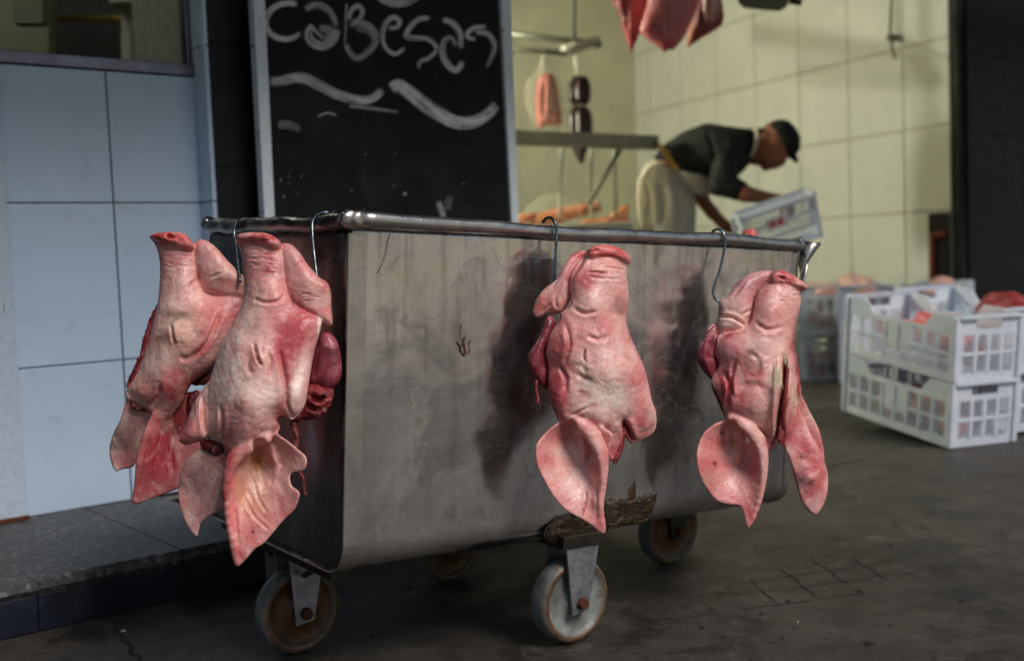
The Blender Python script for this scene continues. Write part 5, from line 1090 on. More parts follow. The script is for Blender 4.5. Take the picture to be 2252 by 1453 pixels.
    f.layer([(206,462),(160,486),(142,530),(116,580),(114,622),(130,662),(160,702),(186,716),(208,660),(200,600),(222,540)], z=-50, T=50, R=44, k=8, grooves=[([(190,500),(170,580),(185,680)],8,-6)])
    finish(f, 'cheek_muscle', *place, M['muscle'], o, shear=0.42)
    f = Sculpt(160, 260, 700, 900, -150, 60, 4.8)
    f.layer([(178,730),(200,740),(222,800),(236,860),(232,888),(216,850),(196,800),(176,750)], z=-36, T=24, R=14, wob=3)
    finish(f, 'torn_flesh', *place, M['flesh'], o, shear=0.42)
    f = Sculpt(420, 540, 600, 1020, -60, 140, 4.8)
    f.layer([(493,640),(502,650),(498,760),(492,860),(488,960),(480,1000),(464,1000),(458,970),(468,880),(480,760)], z=40, T=30, R=14, wob=4)
    finish(f, 'cut_flesh', *place, M['flesh'], o, shear=0.42)
head_far_corner()
# ------------------------------------------------------------------ hooks
def fpx(px, py, y): return cw(cart_px(px, py, y))
def epx(px, py, x):
    n = CART_R[:, 0]; return on_plane(px, py, n, cw((x, 0, 0)))
hook([fpx(1194,489,.008), fpx(1200,481,-.002), fpx(1211,479,-.012), fpx(1221,490,-.024), fpx(1224,512,-.027), fpx(1222,560,-.03), fpx(1219,625,-.036)], 0.0028, 'wire hook holding the pig head in the middle of the long side')
hook([fpx(1563,515,.008), fpx(1570,507,-.002), fpx(1582,505,-.012), fpx(1592,516,-.022), fpx(1594,540,-.026), fpx(1584,590,-.026), fpx(1570,632,-.026), fpx(1569,648,-.028), fpx(1578,661,-.034), fpx(1594,668,-.046)], 0.0028, 'bent wire hook holding the pig head at the far corner')
hook([epx(728,478,.008), epx(720,468,-.002), epx(702,470,-.014), epx(688,486,-.024), epx(687,515,-.028), epx(691,560,-.03), epx(699,625,-.036)], 0.0028, 'wire hook over the end rim beside the cart near corner')
hook([epx(551,489,.008), epx(544,481,-.002), epx(530,483,-.012), epx(518,493,-.022), epx(515,515,-.026), epx(520,550,-.03), epx(528,620,-.04)], 0.0028, 'pale wire hook over the end rim between the two left pig heads')
# pink scrap inside the tub
f = Sculpt(1620, 1670, 490, 560, -40, 40, 1.4); f.layer([(1630,545),(1632,512),(1642,504),(1655,503),(1664,514),(1666,545)], z=0, T=18, R=12)
o = finish(f, 'pork_scrap', 1648, 520, 2.75, 1648, 520, 1.0, M['skin'], None, 'snout'); tag(o, 'small pink pork scrap peeking over the cart rim', 'pork scrap')

# ------------------------------------------------------------------ hall: rail, hanging meat, rack
M['paintsteel'] = mat_simple('olive_steel', (116, 116, 100), 0.5, 0.3, 0.25, 12); M['rail'] = mat_simple('rail_steel', (128, 130, 122), 0.4, 0.7, 0.3, 12); M['cream'] = mat_simple('cream_paint', (190, 190, 172), 0.5)
def bar(name, a, b, r, mat, parent): return child(MB().tube([P(*a), P(*b)], r, 12).build(name, mat, smooth=True), parent)
rail = empty('meat_rail', tuple(P(1270, 110, 6.0)), 'double steel meat rail with pale end brackets above the hanging bag', 'rail')
bar('rail_bar', (1000,62,6.2), (1305,95,5.9), 0.016, M['rail'], rail); bar('rail_bar', (1000,96,6.0), (1246,118,5.75), 0.013, M['rail'], rail)
bar('end_bracket', (1240,112,5.75), (1312,92,5.9), 0.026, M['cream'], rail); bar('end_bracket', (1264,108,5.8), (1268,165,5.8), 0.012, M['cream'], rail); bar('rail_knob', (1308,86,5.9), (1318,104,5.9), 0.022, M['rail'], rail)
bar('rail_hanger', (1262,106,5.8), (1262,-420,5.8), 0.012, M['rail'], rail)
rack = empty('steel_rack', tuple(P(1290, 310, 5.4)), 'olive steel beam rack with slanting stay behind the chalkboard', 'rack')
q = [P(1000,312,5.4), P(1449,327,5.4), P(1449,298,5.4), P(1000,280,5.4)]; bk = RW[2] * 0.06
child(MB().hexa([q[0], q[1], q[1]+bk, q[0]+bk, q[3], q[2], q[2]+bk, q[3]+bk]).build('beam', M['paintsteel'], bevel=0.004), rack)
bar('stay', (1294,450,5.42), (1364,330,5.45), 0.011, M['paintsteel'], rack)
for x in (1236, 1300, 1350): bar('upright', (x,325,5.5), (x - 6 + (x-1236)*.1,480,5.5), 0.009, M['cream'], rack)
bar('beam_bolt', (1440,316,5.39), (1440,316,5.36), 0.012, M['dark'], rack)

# counter with trotters
M['counter'] = mat_simple('counter_white', (190, 186, 170), 0.4); zc = float(P(1250, 497, 5.7)[2])
cq = [P(1000,497,5.3), P(1392,497,5.3), P(1392,497,6.1), P(1000,497,6.1)]
ctr = MB().hexa([np.array([p[0], p[1], 0.0]) for p in cq] + [np.array([p[0], p[1], zc]) for p in cq]).build('counter', M['counter'], bevel=0.01); tag(ctr, 'pale counter with pork trotters under the steel rack', 'counter')
def trotter(pts, label, base='snout', d=5.6):
    xs = [p[0] for p in pts]; ys = [p[1] for p in pts]; mx = max(p[3] for p in pts) + 8
    f = Sculpt(min(xs)-mx, max(xs)+mx, min(ys)-mx, max(ys)+mx, -mx, mx, 1.7); f.chain(pts, 8)
    cx, cy = float(np.mean(xs)), float(np.mean(ys))
    o = finish(f, 'pork_trotter', cx, cy, d, cx, cy, 1.0, M['skin'], None, base, seed=int(cx)); tag(o, label, 'trotter', 'pork trotters on the counter'); return o
trotter([(1180,486,0,15),(1230,474,0,16),(1280,462,4,13),(1310,455,6,11),(1316,460,8,7)], 'long pork trotter pointing right, second from the chalkboard', 'ochre')  # ochre base paints the lamp's orange light into the trotters' skin
trotter([(1130,488,0,12),(1152,482,0,11),(1172,474,0,8)], 'pork trotter nearest to the chalkboard frame', 'ochre')
trotter([(1290,494,6,12),(1340,488,6,11),(1376,484,6,9)], 'low pork trotter lying along the counter front', 'ochre', 5.5)
trotter([(1352,480,-4,14),(1368,468,-4,13),(1378,456,-6,7)], 'pork trotter nearest to the worker apron', 'ochre', 5.7)
m_, t, b = new_mat('plastic_film'); b.inputs['Base Color'].default_value = (0.75, 0.72, 0.55, 1); b.inputs['Roughness'].default_value = 0.25; b.inputs['Alpha'].default_value = 0.16; bump(t, noise(t, 30, 4, 0.6, coords(t), 1.0).outputs[0], 1.0, 0.02, b); M['film'] = m_
f = Sculpt(1130, 1290, 400, 510, -50, 50, 2); f.layer([(1146,490),(1160,455),(1190,432),(1220,424),(1250,430),(1264,455),(1262,490)], z=0, T=36, R=34, wob=3)
o = finish(f, 'plastic_bag', 1205, 460, 5.75, 1205, 460, 1.0, M['film']); tag(o, 'clear plastic bag lying on the counter behind the trotters', 'bag')
# bag of meat and sausages
M['redmeat'] = mat_flesh('red_meat', (120, 40, 42), (176, 84, 78), 0.4); M['sausage'] = mat_simple('blood_sausage', (46, 18, 20), 0.35, 0, 0.4, 30)
mb_ = empty('meat_bag', tuple(P(1200, 280, 5.8)), 'clear bag of red meat hanging from the rail', 'meat bag')
f = Sculpt(1160, 1250, 140, 300, -50, 50, 2); f.layer([(1192,168),(1212,165),(1224,190),(1230,230),(1236,268),(1222,276),(1198,276),(1184,284),(1180,250),(1178,205),(1182,180)], z=0, T=22, R=20, wob=2, grooves=[([(1196,180),(1194,260)],4,-5),([(1212,180),(1214,262)],4,-5)])
o = finish(f, 'meat', 1200, 280, 5.8, 1200, 280, 1.0, M['redmeat'], mb_, par_inv=mb_.matrix_basis.inverted())
f = Sculpt(1140, 1260, 110, 310, -60, 60, 2.2); f.layer([(1188,136),(1196,140),(1206,160),(1228,172),(1240,210),(1244,262),(1232,284),(1200,286),(1180,288),(1164,262),(1154,220),(1160,180),(1178,160)], z=0, T=30, R=26, wob=3)
finish(f, 'film', 1200, 280, 5.8, 1200, 280, 1.0, M['film'], mb_, par_inv=mb_.matrix_basis.inverted())
child(MB().tube([P(1196,165,5.8), P(1192,140,5.8), P(1196,118,5.8), P(1197,106,5.82)], 0.006, 8).build('tie', M['cream'], smooth=True), mb_)
sb = empty('sausage_bundle', tuple(P(1275, 290, 5.75)), 'dark blood sausage bundle hanging beside the meat bag', 'sausages')
def links(pts, name='sausage'):
    q = cat_rom([P(*p[:3]) for p in pts], 6); rr = cat_rom([np.array([p[3]]) for p in pts], 6)
    child(MB().tube(q, [float(r[0]) * 5.75 / F for r in rr], 12).build(name, M['sausage'], smooth=True), sb)
for dx, dd in ((-13, 0), (0, -.02), (13, 0), (4, .03)):
    links([(1275+dx*.7,168,5.75+dd,4),(1275+dx,185,5.75+dd,10),(1275+dx*1.1,205,5.75+dd,11),(1275+dx,222,5.75+dd,9),(1275+dx*.5,230,5.75+dd,4)])
    links([(1276+dx*.5,234,5.75+dd,4),(1276+dx*1.1,250,5.75+dd,10),(1277+dx*1.2,275,5.75+dd,11),(1277+dx*1.1,300,5.75+dd,10),(1276+dx*.8,322,5.75+dd,8),(1276+dx*.4,342,5.75+dd,6),(1280,358,5.75+dd,4)])
child(MB().tube([P(1270,172,5.75), P(1270,150,5.75), P(1268,116,5.75)], 0.005, 8).build('string', M['cream'], smooth=True), sb)
# three joints hanging over the opening
Z5 = 2.691
M['joint'] = mat_skin('joint_skin', 1.0, 0.12)
PAL['stamp'] = np.array(C3((92, 60, 118)))
def joint(poly, T, base, spots, strokes, label, d, seed):
    xs = [p[0] for p in poly]; ys = [p[1] for p in poly]
    f = Sculpt(min(xs)-30, max(xs)+30, min(ys)-30, max(ys)+30, -T-30, T+30, 7); f.layer(poly, z=0, T=T, R=T*1.1, wob=4, seed=seed, relief=[(np.mean(xs), 40, 60, 90, 10, 14)], grooves=[([(np.mean(xs)-30, -200), (np.mean(xs)-10, 60), (np.mean(xs), 180)], 14, -8)])
    cx, cy = float(np.mean(xs)), -100.0
    o = finish(f, 'pork_joint', 1100 + cx / Z5, cy / Z5, d, cx, cy, Z5, M['joint'], None, base, spots, strokes, seed); tag(o, label, 'meat joint', 'meat joints hanging over the shop opening')
    tp = P(1100 + cx / Z5, min(ys) / Z5 + 8, d); child(MB().tube([tp, tp + np.array([0, 0, .04])], 0.006, 8).build('hanging_loop', M['hook'], smooth=True), o) if False else None
    return o
joint([(640,-420),(620,-200),(650,-40),(690,50),(715,110),(732,170),(760,232),(778,290),(788,316),(800,270),(834,192),(862,90),(890,-40),(880,-300),(800,-440)], 60, 'rose', [(720,60,50,120,15,'dred',.8),(700,-60,60,90,0,'red',.7),(740,100,12,12,0,'white',.8),(830,60,40,120,0,'pink',.6)], [([(820,190),(850,150)],8,'stamp',.5)], 'dark red pork joint hanging leftmost of the three', 4.75, 61)
joint([(860,-420),(866,-200),(880,-20),(852,100),(836,176),(880,226),(940,262),(984,298),(1000,290),(1042,284),(1080,240),(1112,190),(1150,96),(1186,-20),(1190,-250),(1150,-430)], 70, 'pink', [(1000,60,130,160,0,'mauve',.5),(930,100,60,120,0,'rose',.4),(1000,270,80,30,0,'rose',.5)], [([(905,150),(925,140),(948,160),(950,195),(930,215),(905,205),(895,178),(905,150)],7,'stamp',.8)], 'broad pale pork joint with round purple stamp, between two darker ones', 4.6, 67)
joint([(1180,-420),(1176,-200),(1180,-20),(1150,96),(1118,186),(1130,278),(1146,262),(1204,222),(1312,150),(1334,92),(1314,-20),(1300,-250),(1260,-430)], 56, 'red', [(1230,60,110,120,0,'dred',.75),(1270,20,30,90,10,'pale',.45),(1150,200,30,60,0,'ochre',.4),(1190,120,20,90,20,'blood',.6)], [([(1260,-60),(1266,110)],8,'pale',.6)], 'dark bloody pork joint hanging rightmost, its tip pointing down', 4.8, 71)
orl = MB().tube([P(1250, -168, 4.78), P(1700, -168, 4.70)], 0.018, 12).build('overhead_rail', M['rail'], None, True); tag(orl, kind='structure')
M['trough'] = mat_simple('grey_trough', (108, 108, 92), 0.5, 0.4, 0.25, 10)
tr = empty('hanging_trough', tuple(P(1690, 0, 5.0)), 'grey metal trough hanging near the top beside the meat joints', 'trough')
qd = [(1622,-60),(1622,4),(1634,18),(1716,26),(1732,14),(1740,-60)]
V = [P(x, y, 4.8) for x, y in qd] + [P(x, y, 5.3) for x, y in qd]; n = len(qd)
child(MB().add(V, [(i, i+1, n+i+1, n+i) for i in range(n-1)] + [tuple(range(n))[::-1], tuple(range(n, 2*n))]).build('trough_body', M['trough'], bevel=0.01), tr)
bar('trough_arm', (1736,2,4.8), (1762,6,4.8), 0.014, M['dark'], tr); bar('trough_hanger', (1680,-55,5.0), (1680,-480,5.0), 0.008, M['rail'], tr)
# wires and a lamp arm along the wall
wz = empty('wall_bracket', tuple(wp(1975, 85) + WN * .1), 'thin grey bracket arm fixed high on the tiled hall wall', 'bracket')
child(MB().tube([wp(1972, -40) + WN * .03, wp(1972, 84) + WN * .05, wp(2075, 132) + WN * .35], 0.008, 8).build('bracket_arm', M['trough'], smooth=True), wz)
child(MB().tube([wp(1966, 84) + WN * .03, wp(1980, 86) + WN * .06], 0.022, 10).build('bracket_joint', M['trough'], smooth=True), wz)

# ------------------------------------------------------------------ crates
def mat_crate():
    m_, t, b = new_mat('crate_plastic'); vec = coords(t); n1 = noise(t, 7, 5, 0.6, vec); n2 = noise(t, 40, 5, 0.6, vec)
    c = ramp(t, n1.outputs[0], [(0.3, C3((206, 216, 232))), (0.7, C3((240, 244, 250)))]).outputs[0]
    c = mix(t, ramp(t, n2.outputs[0], [(0.6, g(0)), (0.75, g(0.35))]).outputs[0], c, C3((150, 110, 96)))
    t.links.new(c, b.inputs['Base Color']); b.inputs['Roughness'].default_value = 0.4; 
    tr = N(t, 'ShaderNodeBsdfTranslucent'); t.links.new(c, tr.inputs['Color']); mx = N(t, 'ShaderNodeMixShader'); mx.inputs[0].default_value = 0.2
    t.links.new(b.outputs[0], mx.inputs[1]); t.links.new(tr.outputs[0], mx.inputs[2]); t.links.new(mx.outputs[0], t.nodes['Material Output'].inputs['Surface']); return m_
M['crate'] = mat_crate()
def wall_mesh(L_, H_, end, notch):
    """slotted wall in the x-z plane, thickness along y (outside is -y)"""
    mb = MB(); t = 0.004
    def pl(x0, x1, z0, z1, y0=-t, y1=0): mb.box((x0, y0, z0), (x1, y1, z1))
    h = L_ / 2
    pl(-h, h, 0, 0.030)                                      # bottom band
    if end:
        hz = H_ - 0.026; pl(-h, h, H_ - 0.012, H_); pl(-h, -0.055, H_ - 0.046, H_ - 0.012); pl(0.055, h, H_ - 0.046, H_ - 0.012); pl(-h, h, H_ - 0.066, H_ - 0.046)
        top = H_ - 0.066
    elif notch:
        pl(-h, -h + 0.11, H_ - 0.05, H_); pl(h - 0.11, h, H_ - 0.05, H_); pl(-h, h, H_ - 0.07, H_ - 0.05); top = H_ - 0.07
        for s_ in (-1, 1): mb.add([(s_*(h-0.11), -t, H_), (s_*(h-0.11), 0, H_), (s_*(h-0.11), 0, H_-.05), (s_*(h-0.11), -t, H_-.05), (s_*(h-0.16), -t, H_-.05), (s_*(h-0.16), 0, H_-.05)], [(0,1,5,4),(0,4,3),(1,2,5),(2,3,4,5)])
    else:
        pl(-h, h, H_ - 0.03, H_); top = H_ - 0.03
    pl(-h - .002, h + .002, H_ - 0.008, H_ + 0.002, -t - 0.012, 0) if not notch else None
    mid = 0.03 + (top - 0.03) * 0.5; pl(-h, h, mid - 0.006, mid + 0.006, -t - .002, 0)
    nc = 4 if end else 8; xs = np.linspace(-h + 0.02, h - 0.02, nc + 1)
    pl(-h, -h + 0.026, 0.03, top); pl(h - 0.026, h, 0.03, top)
    for i, x in enumerate(xs[1:-1]): pl(x - 0.006, x + 0.006, 0.03, top, -t - .003, 0)
    for i in range(nc):
        a, b = xs[i] + 0.006, xs[i + 1] - 0.006
        if not end and i in (3, 4): pl(a - .002, b + .002, mid - 0.03, top, -t + .001, -.0005) if i == 2 else pl(a - .002, b + .002, mid - .03, top, -t + .001, -.0005)
        n = max(3, int((b - a) / 0.0135))
        for k in range(n):
            x = a + (b - a) * (k + 0.5) / n; pl(x - 0.0022, x + 0.0022, 0.03, top, -t + .0008, -.0008)
    return mb
def crate(Lc, Wc, Hc, mw, label, group='white plastic meat crates', notch=True, base=True):
    e = empty('meat_crate', label=label, cat='crate', group=group, mat=mw)
    if base: MB().box((-Lc/2 + .004, -Wc/2 + .004, 0.002), (Lc/2 - .004, Wc/2 - .004, 0.008)).build('crate_base', M['crate'], e)
    for nm, Lw, end, rz, off_ in (('long_wall', Lc, False, 0, (0, -Wc/2, 0)), ('long_wall', Lc, False, math.pi, (0, Wc/2, 0)), ('end_wall', Wc - .008, True, math.pi/2, (Lc/2, 0, 0)), ('end_wall', Wc - .008, True, -math.pi/2, (-Lc/2, 0, 0))):
        o = wall_mesh(Lw, Hc, end, notch and not end).build(nm, M['crate'], e); o.location = off_; o.rotation_euler = (0, 0, rz)
    for sx in (-1, 1):
        for sy in (-1, 1): MB().box((sx*(Lc/2+.001) - .011, sy*(Wc/2+.001) - .011, 0.0), (sx*(Lc/2+.001) + .011, sy*(Wc/2+.001) + .011, Hc - .001)).build('corner_post', M['crate'], e, bevel=0.004)
    return e
def pose(corner_px, z, th, Lc, Wc, tilt=0.0, d=None, corner='A'):
    """near corner of the crate at a photograph point; th: heading of its long side; tilt raises the far end of the long side"""
    A = on(*corner_px, z, 2) if d is None else P(*corner_px, d)
    d1 = np.array([math.cos(th), math.sin(th), 0]); d2 = np.array([math.sin(th), -math.cos(th), 0])
    c_, s_ = math.cos(tilt), math.sin(tilt); d1t = d1 * c_ + np.array([0, 0, s_]); up = np.array([0, 0, c_]) - d1 * s_
    m2 = np.eye(4); m2[:3, 0] = d1t; m2[:3, 1] = d2; m2[:3, 2] = up; m2[:3, 3] = A + d1t * Lc / 2 + d2 * Wc / 2
    return m2
def up(m2, h): q = m2.copy(); q[:3, 3] = q[:3, 3] + q[:3, 2] * h; return Matrix(q.tolist())
TH = R_(70); LC, WC, HC = 0.60, 0.27, 0.228
pa = pose((2088, 985), 0.004, TH, LC, WC, R_(6.0))
crate(LC, WC, HC, up(pa, 0), 'white plastic crate at the bottom of the near stack on the pavement')
crate(LC, WC, HC, up(pa, HC + .004), 'white plastic crate with pork ribs on top of the near stack')
MB().box((-.05, -.12, -0.0), (.05, .12, .05)).build('wood_wedge', M['gunk']).matrix_world = Matrix(pose((1905, 905), 0.0, TH, 0.1, 0.24).tolist()); tag(bpy.data.objects['wood_wedge'], 'dark wedge propping the far end of the near crate stack', 'wedge')
pb = pa.copy(); pb[:3, 3] = pa[:3, 3] + pa[:3, 1] * (WC + 0.035) + pa[:3, 0] * 0.10
crate(LC, WC, HC, up(pb, 0), 'white plastic crate low at the right edge behind the near stack')
crate(LC, WC, HC, up(pb, HC + .004), 'white plastic crate with dark red meat at the right edge')
pc = pa.copy(); pc[:3, 3] = pa[:3, 3] + pa[:3, 1] * 0.16 + pa[:3, 0] * 0.66
k = 0.250; LB, WB = 0.50, 0.262
d0 = pose((1764, 836), 0.0, R_(40), LB, WB); e0 = pose((1852, 842), 0.0, R_(42), LB, WB)
crate(LB, WB, k, up(d0, 0.0), 'white plastic crate under the stack directly behind the cart corner')
crate(LB, WB, k, up(d0, k + .004), 'white plastic crate atop the stack directly behind the cart corner')
crate(LB, WB, k, up(e0, 0.0), 'white plastic crate under the middle back stack')
crate(LB, WB, k, up(e0, k + .004), 'white plastic crate atop the middle back stack, pale meat above its rim')
g0 = pose((1985, 842), 0.0, R_(20), LB, WB)
crate(LB, WB, k, up(g0, 0.0), 'white plastic crate under the farthest stack by the dark pier')
crate(LB, WB, k, up(g0, k + .004), 'white plastic crate atop the farthest stack by the dark pier')
# meat in the crates
def meat(m2, h, spec, nm, label, cat, matname='skin', base='pink', seed=1):
    """spec: round cones in crate coordinates (x, y, z, r)"""
    a = np.array([p for c_ in spec for p in c_]) * 1000; mx = a[:, 3].max() + 14
    f = Sculpt(a[:,0].min()-mx, a[:,0].max()+mx, -a[:,2].max()-mx, -a[:,2].min()+mx, -a[:,1].max()-mx, -a[:,1].min()+mx, 5.0)
    for c_ in spec: f.chain([(p[0]*1000, -p[2]*1000, -p[1]*1000, p[3]*1000) for p in c_], 12)
    V, Q = f.extract(); V = V + np.stack([5*sm_noise(V[:,0], V[:,1], .08, seed), 5*sm_noise(V[:,1], V[:,2], .08, seed+1), 5*sm_noise(V[:,2], V[:,0], .08, seed+2)], 1)
    o = fast_mesh(nm, np.stack([V[:,0], -V[:,2], -V[:,1]], 1) / 1000, Q, M[matname])
    at = o.data.attributes.new('Col', 'FLOAT_COLOR', 'POINT'); c = paint(V, base, [], (), seed); at.data.foreach_set('color', np.concatenate([c, np.ones((len(c), 1))], 1).astype(np.float32).ravel())
    o.matrix_world = up(m2, h); return tag(o, label, cat, 'meat lying in the crates')
H2 = HC + .004
meat(pa, H2, [[(-.2,-.06,.12,.035),(0,-.05,.13,.04),(.2,-.06,.12,.03)],[(-.15,.05,.13,.035),(.1,.06,.14,.04)],[(-.26,.0,.1,.03),(.25,.03,.1,.03)]], 'pork_ribs', 'pink pork pieces lying in the top crate of the near stack', 'meat', 'skin', 'rose', 3)
meat(pb, H2, [[(-.23,.02,.17,.05),(-.12,.05,.2,.055),(-.02,.06,.2,.045)],[(-.2,-.05,.15,.045),(-.06,.0,.17,.05)]], 'beef_chunk', 'dark red meat heaped in the crate at the right edge', 'meat', 'flesh', 'red', 5)
meat(d0, k + .004, [[(-.17,0,.17,.06),(0,.03,.2,.06),(.16,0,.2,.06)],[(-.1,-.05,.2,.05),(.12,-.04,.22,.05)],[(-.16,0,.06,.06),(.15,0,.06,.06)]], 'pork_slab', 'pale pork slabs heaped in the stack behind the cart corner', 'meat', 'skin', 'pale', 7)
meat(e0, k + .004, [[(-.17,0,.18,.06),(0,.03,.23,.06),(.16,0,.25,.05)],[(-.1,-.05,.22,.05),(.12,-.04,.26,.05)],[(-.16,0,.06,.06),(.15,0,.06,.06)]], 'pork_slab', 'pale pork slabs rising above the middle back stack', 'meat', 'skin', 'pale', 9)
meat(g0, k + .004, [[(-.16,0,.18,.06),(0,.03,.22,.06),(.1,0,.22,.06)]], 'pork_slab', 'pale pork slabs in the farthest stack by the pier', 'meat', 'skin', 'pale', 11)

for m2, nm_ in ((pa, 'near'), (d0, 'cart corner'), (e0, 'middle back')):
    meat(m2, 0.0, [[(-.2,-.03,.05,.045),(0,.02,.07,.05),(.2,-.02,.06,.045)],[(-.1,.06,.08,.04),(.12,.05,.09,.04)]], 'pork_slab', 'pork pieces glimpsed through the slots of the bottom crate, %s stack' % nm_, 'meat', 'skin', 'pink', 13)
# ------------------------------------------------------------------ the worker
SZ = 4.687; DW = 5.6; WPX = (1380 + 700 / SZ, 250 + 1400 / SZ, DW, 700, 1400, SZ)
M['shirt'] = mat_simple('black_cloth', (20, 22, 24), 0.85, 0, 0.4, 20, 0.004, 40); M['apron'] = mat_simple('cream_cloth', (206, 198, 178), 0.85, 0, 0.2, 10, 0.006, 30); M['wskin'] = mat_simple('worker_skin', (150, 92, 66), 0.5, 0, 0.2, 20, sss=0.1); M['cap'] = mat_simple('cap_cloth', (14, 15, 16), 0.9, 0, 0.3, 30); M['yellow'] = mat_simple('yellow_strap', (196, 150, 30), 0.6); M['shoe'] = mat_simple('rubber_boot', (30, 30, 32), 0.5); M['hair'] = mat_simple('dark_hair', (22, 16, 12), 0.7)
s = Sculpt(100, 1800, 80, 3000, -520, 520, 17)
face = [(1256,300),(1330,240),(1420,230),(1560,340),(1640,452),(1600,492),(1592,522),(1574,556),(1560,572),(1528,566),(1520,588),(1498,590),(1440,598),(1385,612),(1346,586),(1322,535),(1252,545),(1236,420)]
s.layer(face, z=60, T=150, R=110, k=20, grooves=[([(1540,470),(1575,480)],14,-14),([(1490,575),(1530,578)],8,-10)], relief=[(1400,330,36,50,20,24)])
s.cone((1500,300,60), 190, (1540,290,60), 170, 30); s.cone((1340,440,60), 105, (1130,420,20), 90, 40)
s.chain([(1100,420,0,120),(700,400,0,120),(400,520,0,80)], 30, zs=1.3)
s.chain([(340,660,0,110),(390,760,0,110)], 60, zs=1.3)
for sg in (-1, 1): s.chain([(380,820,sg*130,110),(420,1900,sg*150,100),(400,2700,sg*160,70),(400,2850,sg*160,75)], 40); s.cone((400,2880,sg*160), 70, (600,2900,sg*160), 55, 30)
# arms with hands: five unequal bent fingers each
s.chain([(1000,440,240,80),(990,770,350,80),(1180,850,370,80),(1440,905,340,58),(1530,930,330,66)], 30)
s.chain([(1530,930,330,70),(1600,960,330,62)], 20)
for dz, L_, dx in ((-60, 1.0, 20), (-20, 1.1, 30), (22, 1.05, 20), (60, .85, 0)): s.chain([(1600+dx*.6,970,330+dz,27),(1625+dx,1010,330+dz,25),(1590+dx,1010+70*L_,335+dz,22),(1545+dx,1010+95*L_,340+dz,19)], 6)
s.chain([(1540,985,390,28),(1530,1050,410,26),(1545,1100,390,20)], 6)
s.chain([(1000,440,-240,80),(700,800,-300,80),(860,1000,-280,66),(1000,1150,-270,56),(1060,1180,-265,58)], 30)
for dz, L_ in ((-52, .9), (-18, 1.05), (18, 1.0), (50, .8)): s.chain([(1065,1185,-265+dz,24),(1110,1180,-265+dz,22),(1110+55*L_,1150,-262+dz,18)], 6)
s.chain([(1050,1160,-215,25),(1090,1120,-205,23),(1130,1110,-215,18)], 6)
body = finish(s, 'person', *WPX, M['wskin']); tag(body, 'worker in black top, cream apron and black cap bending over a crate', 'person')
def cloth(name, f, mat): return finish(f, name, *WPX, mat, body)
f = Sculpt(200, 1340, 80, 1000, -560, 560, 17)
f.layer([(262,470),(300,400),(370,328),(550,210),(700,152),(800,120),(1000,150),(1180,176),(1240,180),(1290,230),(1280,420),(1240,520),(1180,600),(1090,668),(980,660),(810,655),(620,612),(500,580),(400,520),(300,478)], z=0, T=[(300,450,240),(700,200,340),(700,600,340),(1050,380,400),(1270,300,200)], R=200, k=20, blur=3, grooves=[([(800,200),(860,400),(900,600)],20,-14),([(560,300),(640,450),(700,600)],18,-10)])
f.layer([(880,500),(836,650),(808,770),(820,830),(870,862),(1000,890),(1148,926),(1186,850),(1222,772),(1180,730),(1096,668),(1080,520),(980,440)], z=330, T=140, R=110, k=24, grooves=[([(880,700),(960,760),(1060,760)],14,-14)])
f.cone((1040,450,-300), 150, (760,720,-320), 130, 30)
cloth('shirt', f, M['shirt'])
f = Sculpt(60, 900, 430, 2100, -520, 520, 19)
f.layer([(270,468),(200,512),(150,580),(108,690),(96,820),(104,1000),(130,1200),(150,1700),(180,2050),(640,2050),(680,1700),(694,1200),(700,980),(690,872),(660,800),(600,700),(520,600),(400,530),(310,478)], z=0, T=[(250,500,240),(400,700,330),(400,1300,340),(400,2000,300)], R=240, k=20, blur=3, grooves=[([(200,700),(240,900),(220,1150)],24,-22),([(340,700),(380,950),(350,1200)],26,-22),([(500,750),(540,1000),(520,1250)],24,-20)])
f.layer([(470,570),(620,618),(810,660),(818,760),(850,862),(760,858),(680,830),(600,740)], z=120, T=60, R=60, k=20)
cloth('apron', f, M['apron'])
f = Sculpt(1180, 1780, 60, 580, -320, 440, 15)
f.layer([(1372,190),(1430,124),(1520,96),(1612,116),(1690,200),(1730,300),(1722,400),(1692,446),(1640,470),(1590,452),(1480,370),(1430,300),(1386,252)], z=60, T=200, R=150, k=20)
f.layer([(1580,430),(1660,430),(1700,470),(1716,510),(1700,536),(1680,530),(1640,490),(1590,470)], z=60, T=150, R=22, k=16)
cloth('cap', f, M['cap'])
f = Sculpt(1200, 1420, 160, 330, -180, 300, 14); f.layer([(1222,186),(1236,152),(1300,176),(1380,182),(1396,240),(1330,262),(1262,240)], z=60, T=140, R=40); cloth('hair', f, M['hair'])
u_ = DW / F / SZ
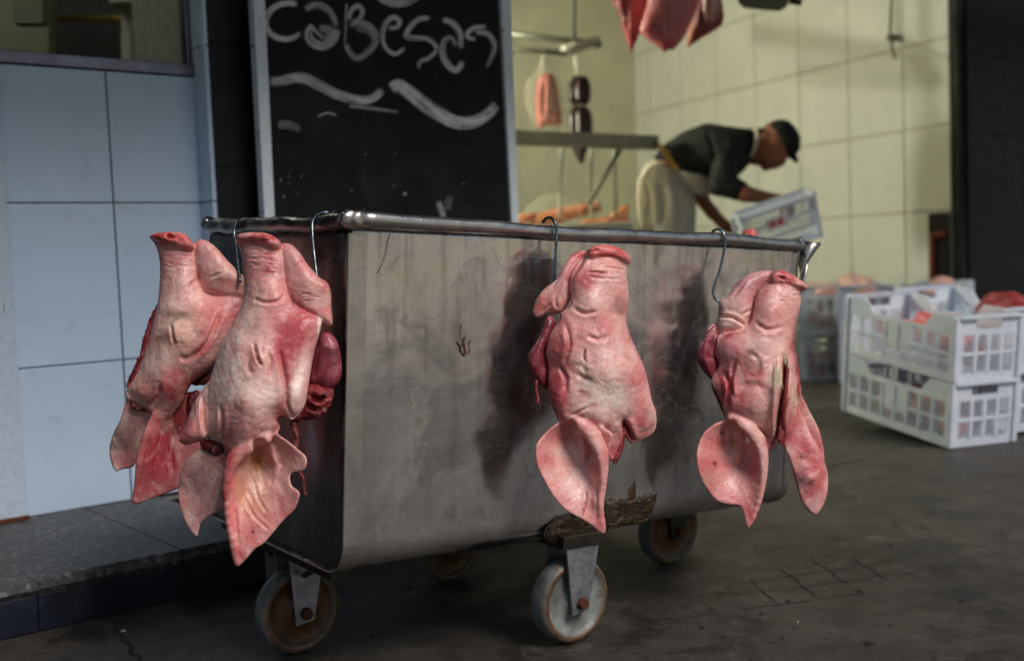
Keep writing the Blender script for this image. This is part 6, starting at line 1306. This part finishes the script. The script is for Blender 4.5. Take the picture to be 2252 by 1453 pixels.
def wstrap(name, pts, r, mat):
    q = cat_rom([np.array([(p[0]-700)*u_, -p[2]*u_, -(p[1]-1400)*u_]) for p in pts], 6); MB().tube(q, r, 8).build(name, mat, body, True)
wstrap('yellow_strap', [(300,330,40),(330,350,230),(400,450,330),(480,560,350),(520,590,330)], 0.011, M['yellow'])
wstrap('collar', [(1262,190,120),(1290,220,220),(1292,300,235),(1270,400,230),(1240,470,200)], 0.010, M['apron'])
f = None
# crate in the worker's hands with a red printed label
hm = np.eye(4); c0 = P(1720, 500, 5.2); ax = P(1800, 455, 5.25) - P(1640, 510, 5.2); ax /= np.linalg.norm(ax); upv = np.array([0, 0, 1.0]) * .97 - RW[2] * .25; upv -= ax * (upv @ ax); upv /= np.linalg.norm(upv)
# tipped towards the street: its open top leans away, the base faces the viewer
hm[:3, 0] = ax; hm[:3, 2] = np.cross(ax, upv) * 1.0; hm[:3, 1] = upv
if hm[:3, 2] @ RW[2] < 0: hm[:3, 2] *= -1
hm[:3, 1] = np.cross(hm[:3, 2], hm[:3, 0]); hm[:3, 3] = c0
hc = crate(.365, .20, .09, Matrix(hm.tolist()), 'small white slotted crate tipped up in the worker hands', 'white plastic meat crates', False, False)
for k_ in range(21): MB().box((-.178 + k_*.0175, -.1, -.005), (-.172 + k_*.0175, .1, .0015)).build('base_rib', M['crate'], hc)
for y_ in (-.096, -.03, .03, .096): MB().box((-.182, y_ - .007, -.0062), (.182, y_ + .007, -.0005)).build('base_rail', M['crate'], hc)
for x_ in (-.178, .178): MB().box((x_ - .009, -.1, -.0058), (x_ + .009, .1, 0.0)).build('base_rail', M['crate'], hc)
MB().box((-.075, -.060, -.0095), (.035, -.005, -.0065)).build('paper_label', mat_simple('label_paper', (214, 206, 206), 0.7), hc)
M['ink'] = mat_simple('red_ink', (190, 40, 44), 0.7)
for (x0, x1, y0, y1) in ((-.058,-.036,-.047,-.019), (-.03,-.024,-.045,-.021), (-.018,.008,-.047,-.019)): MB().box((x0, y0, -.0108), (x1, y1, -.0096)).build('label_print', M['ink'], hc)
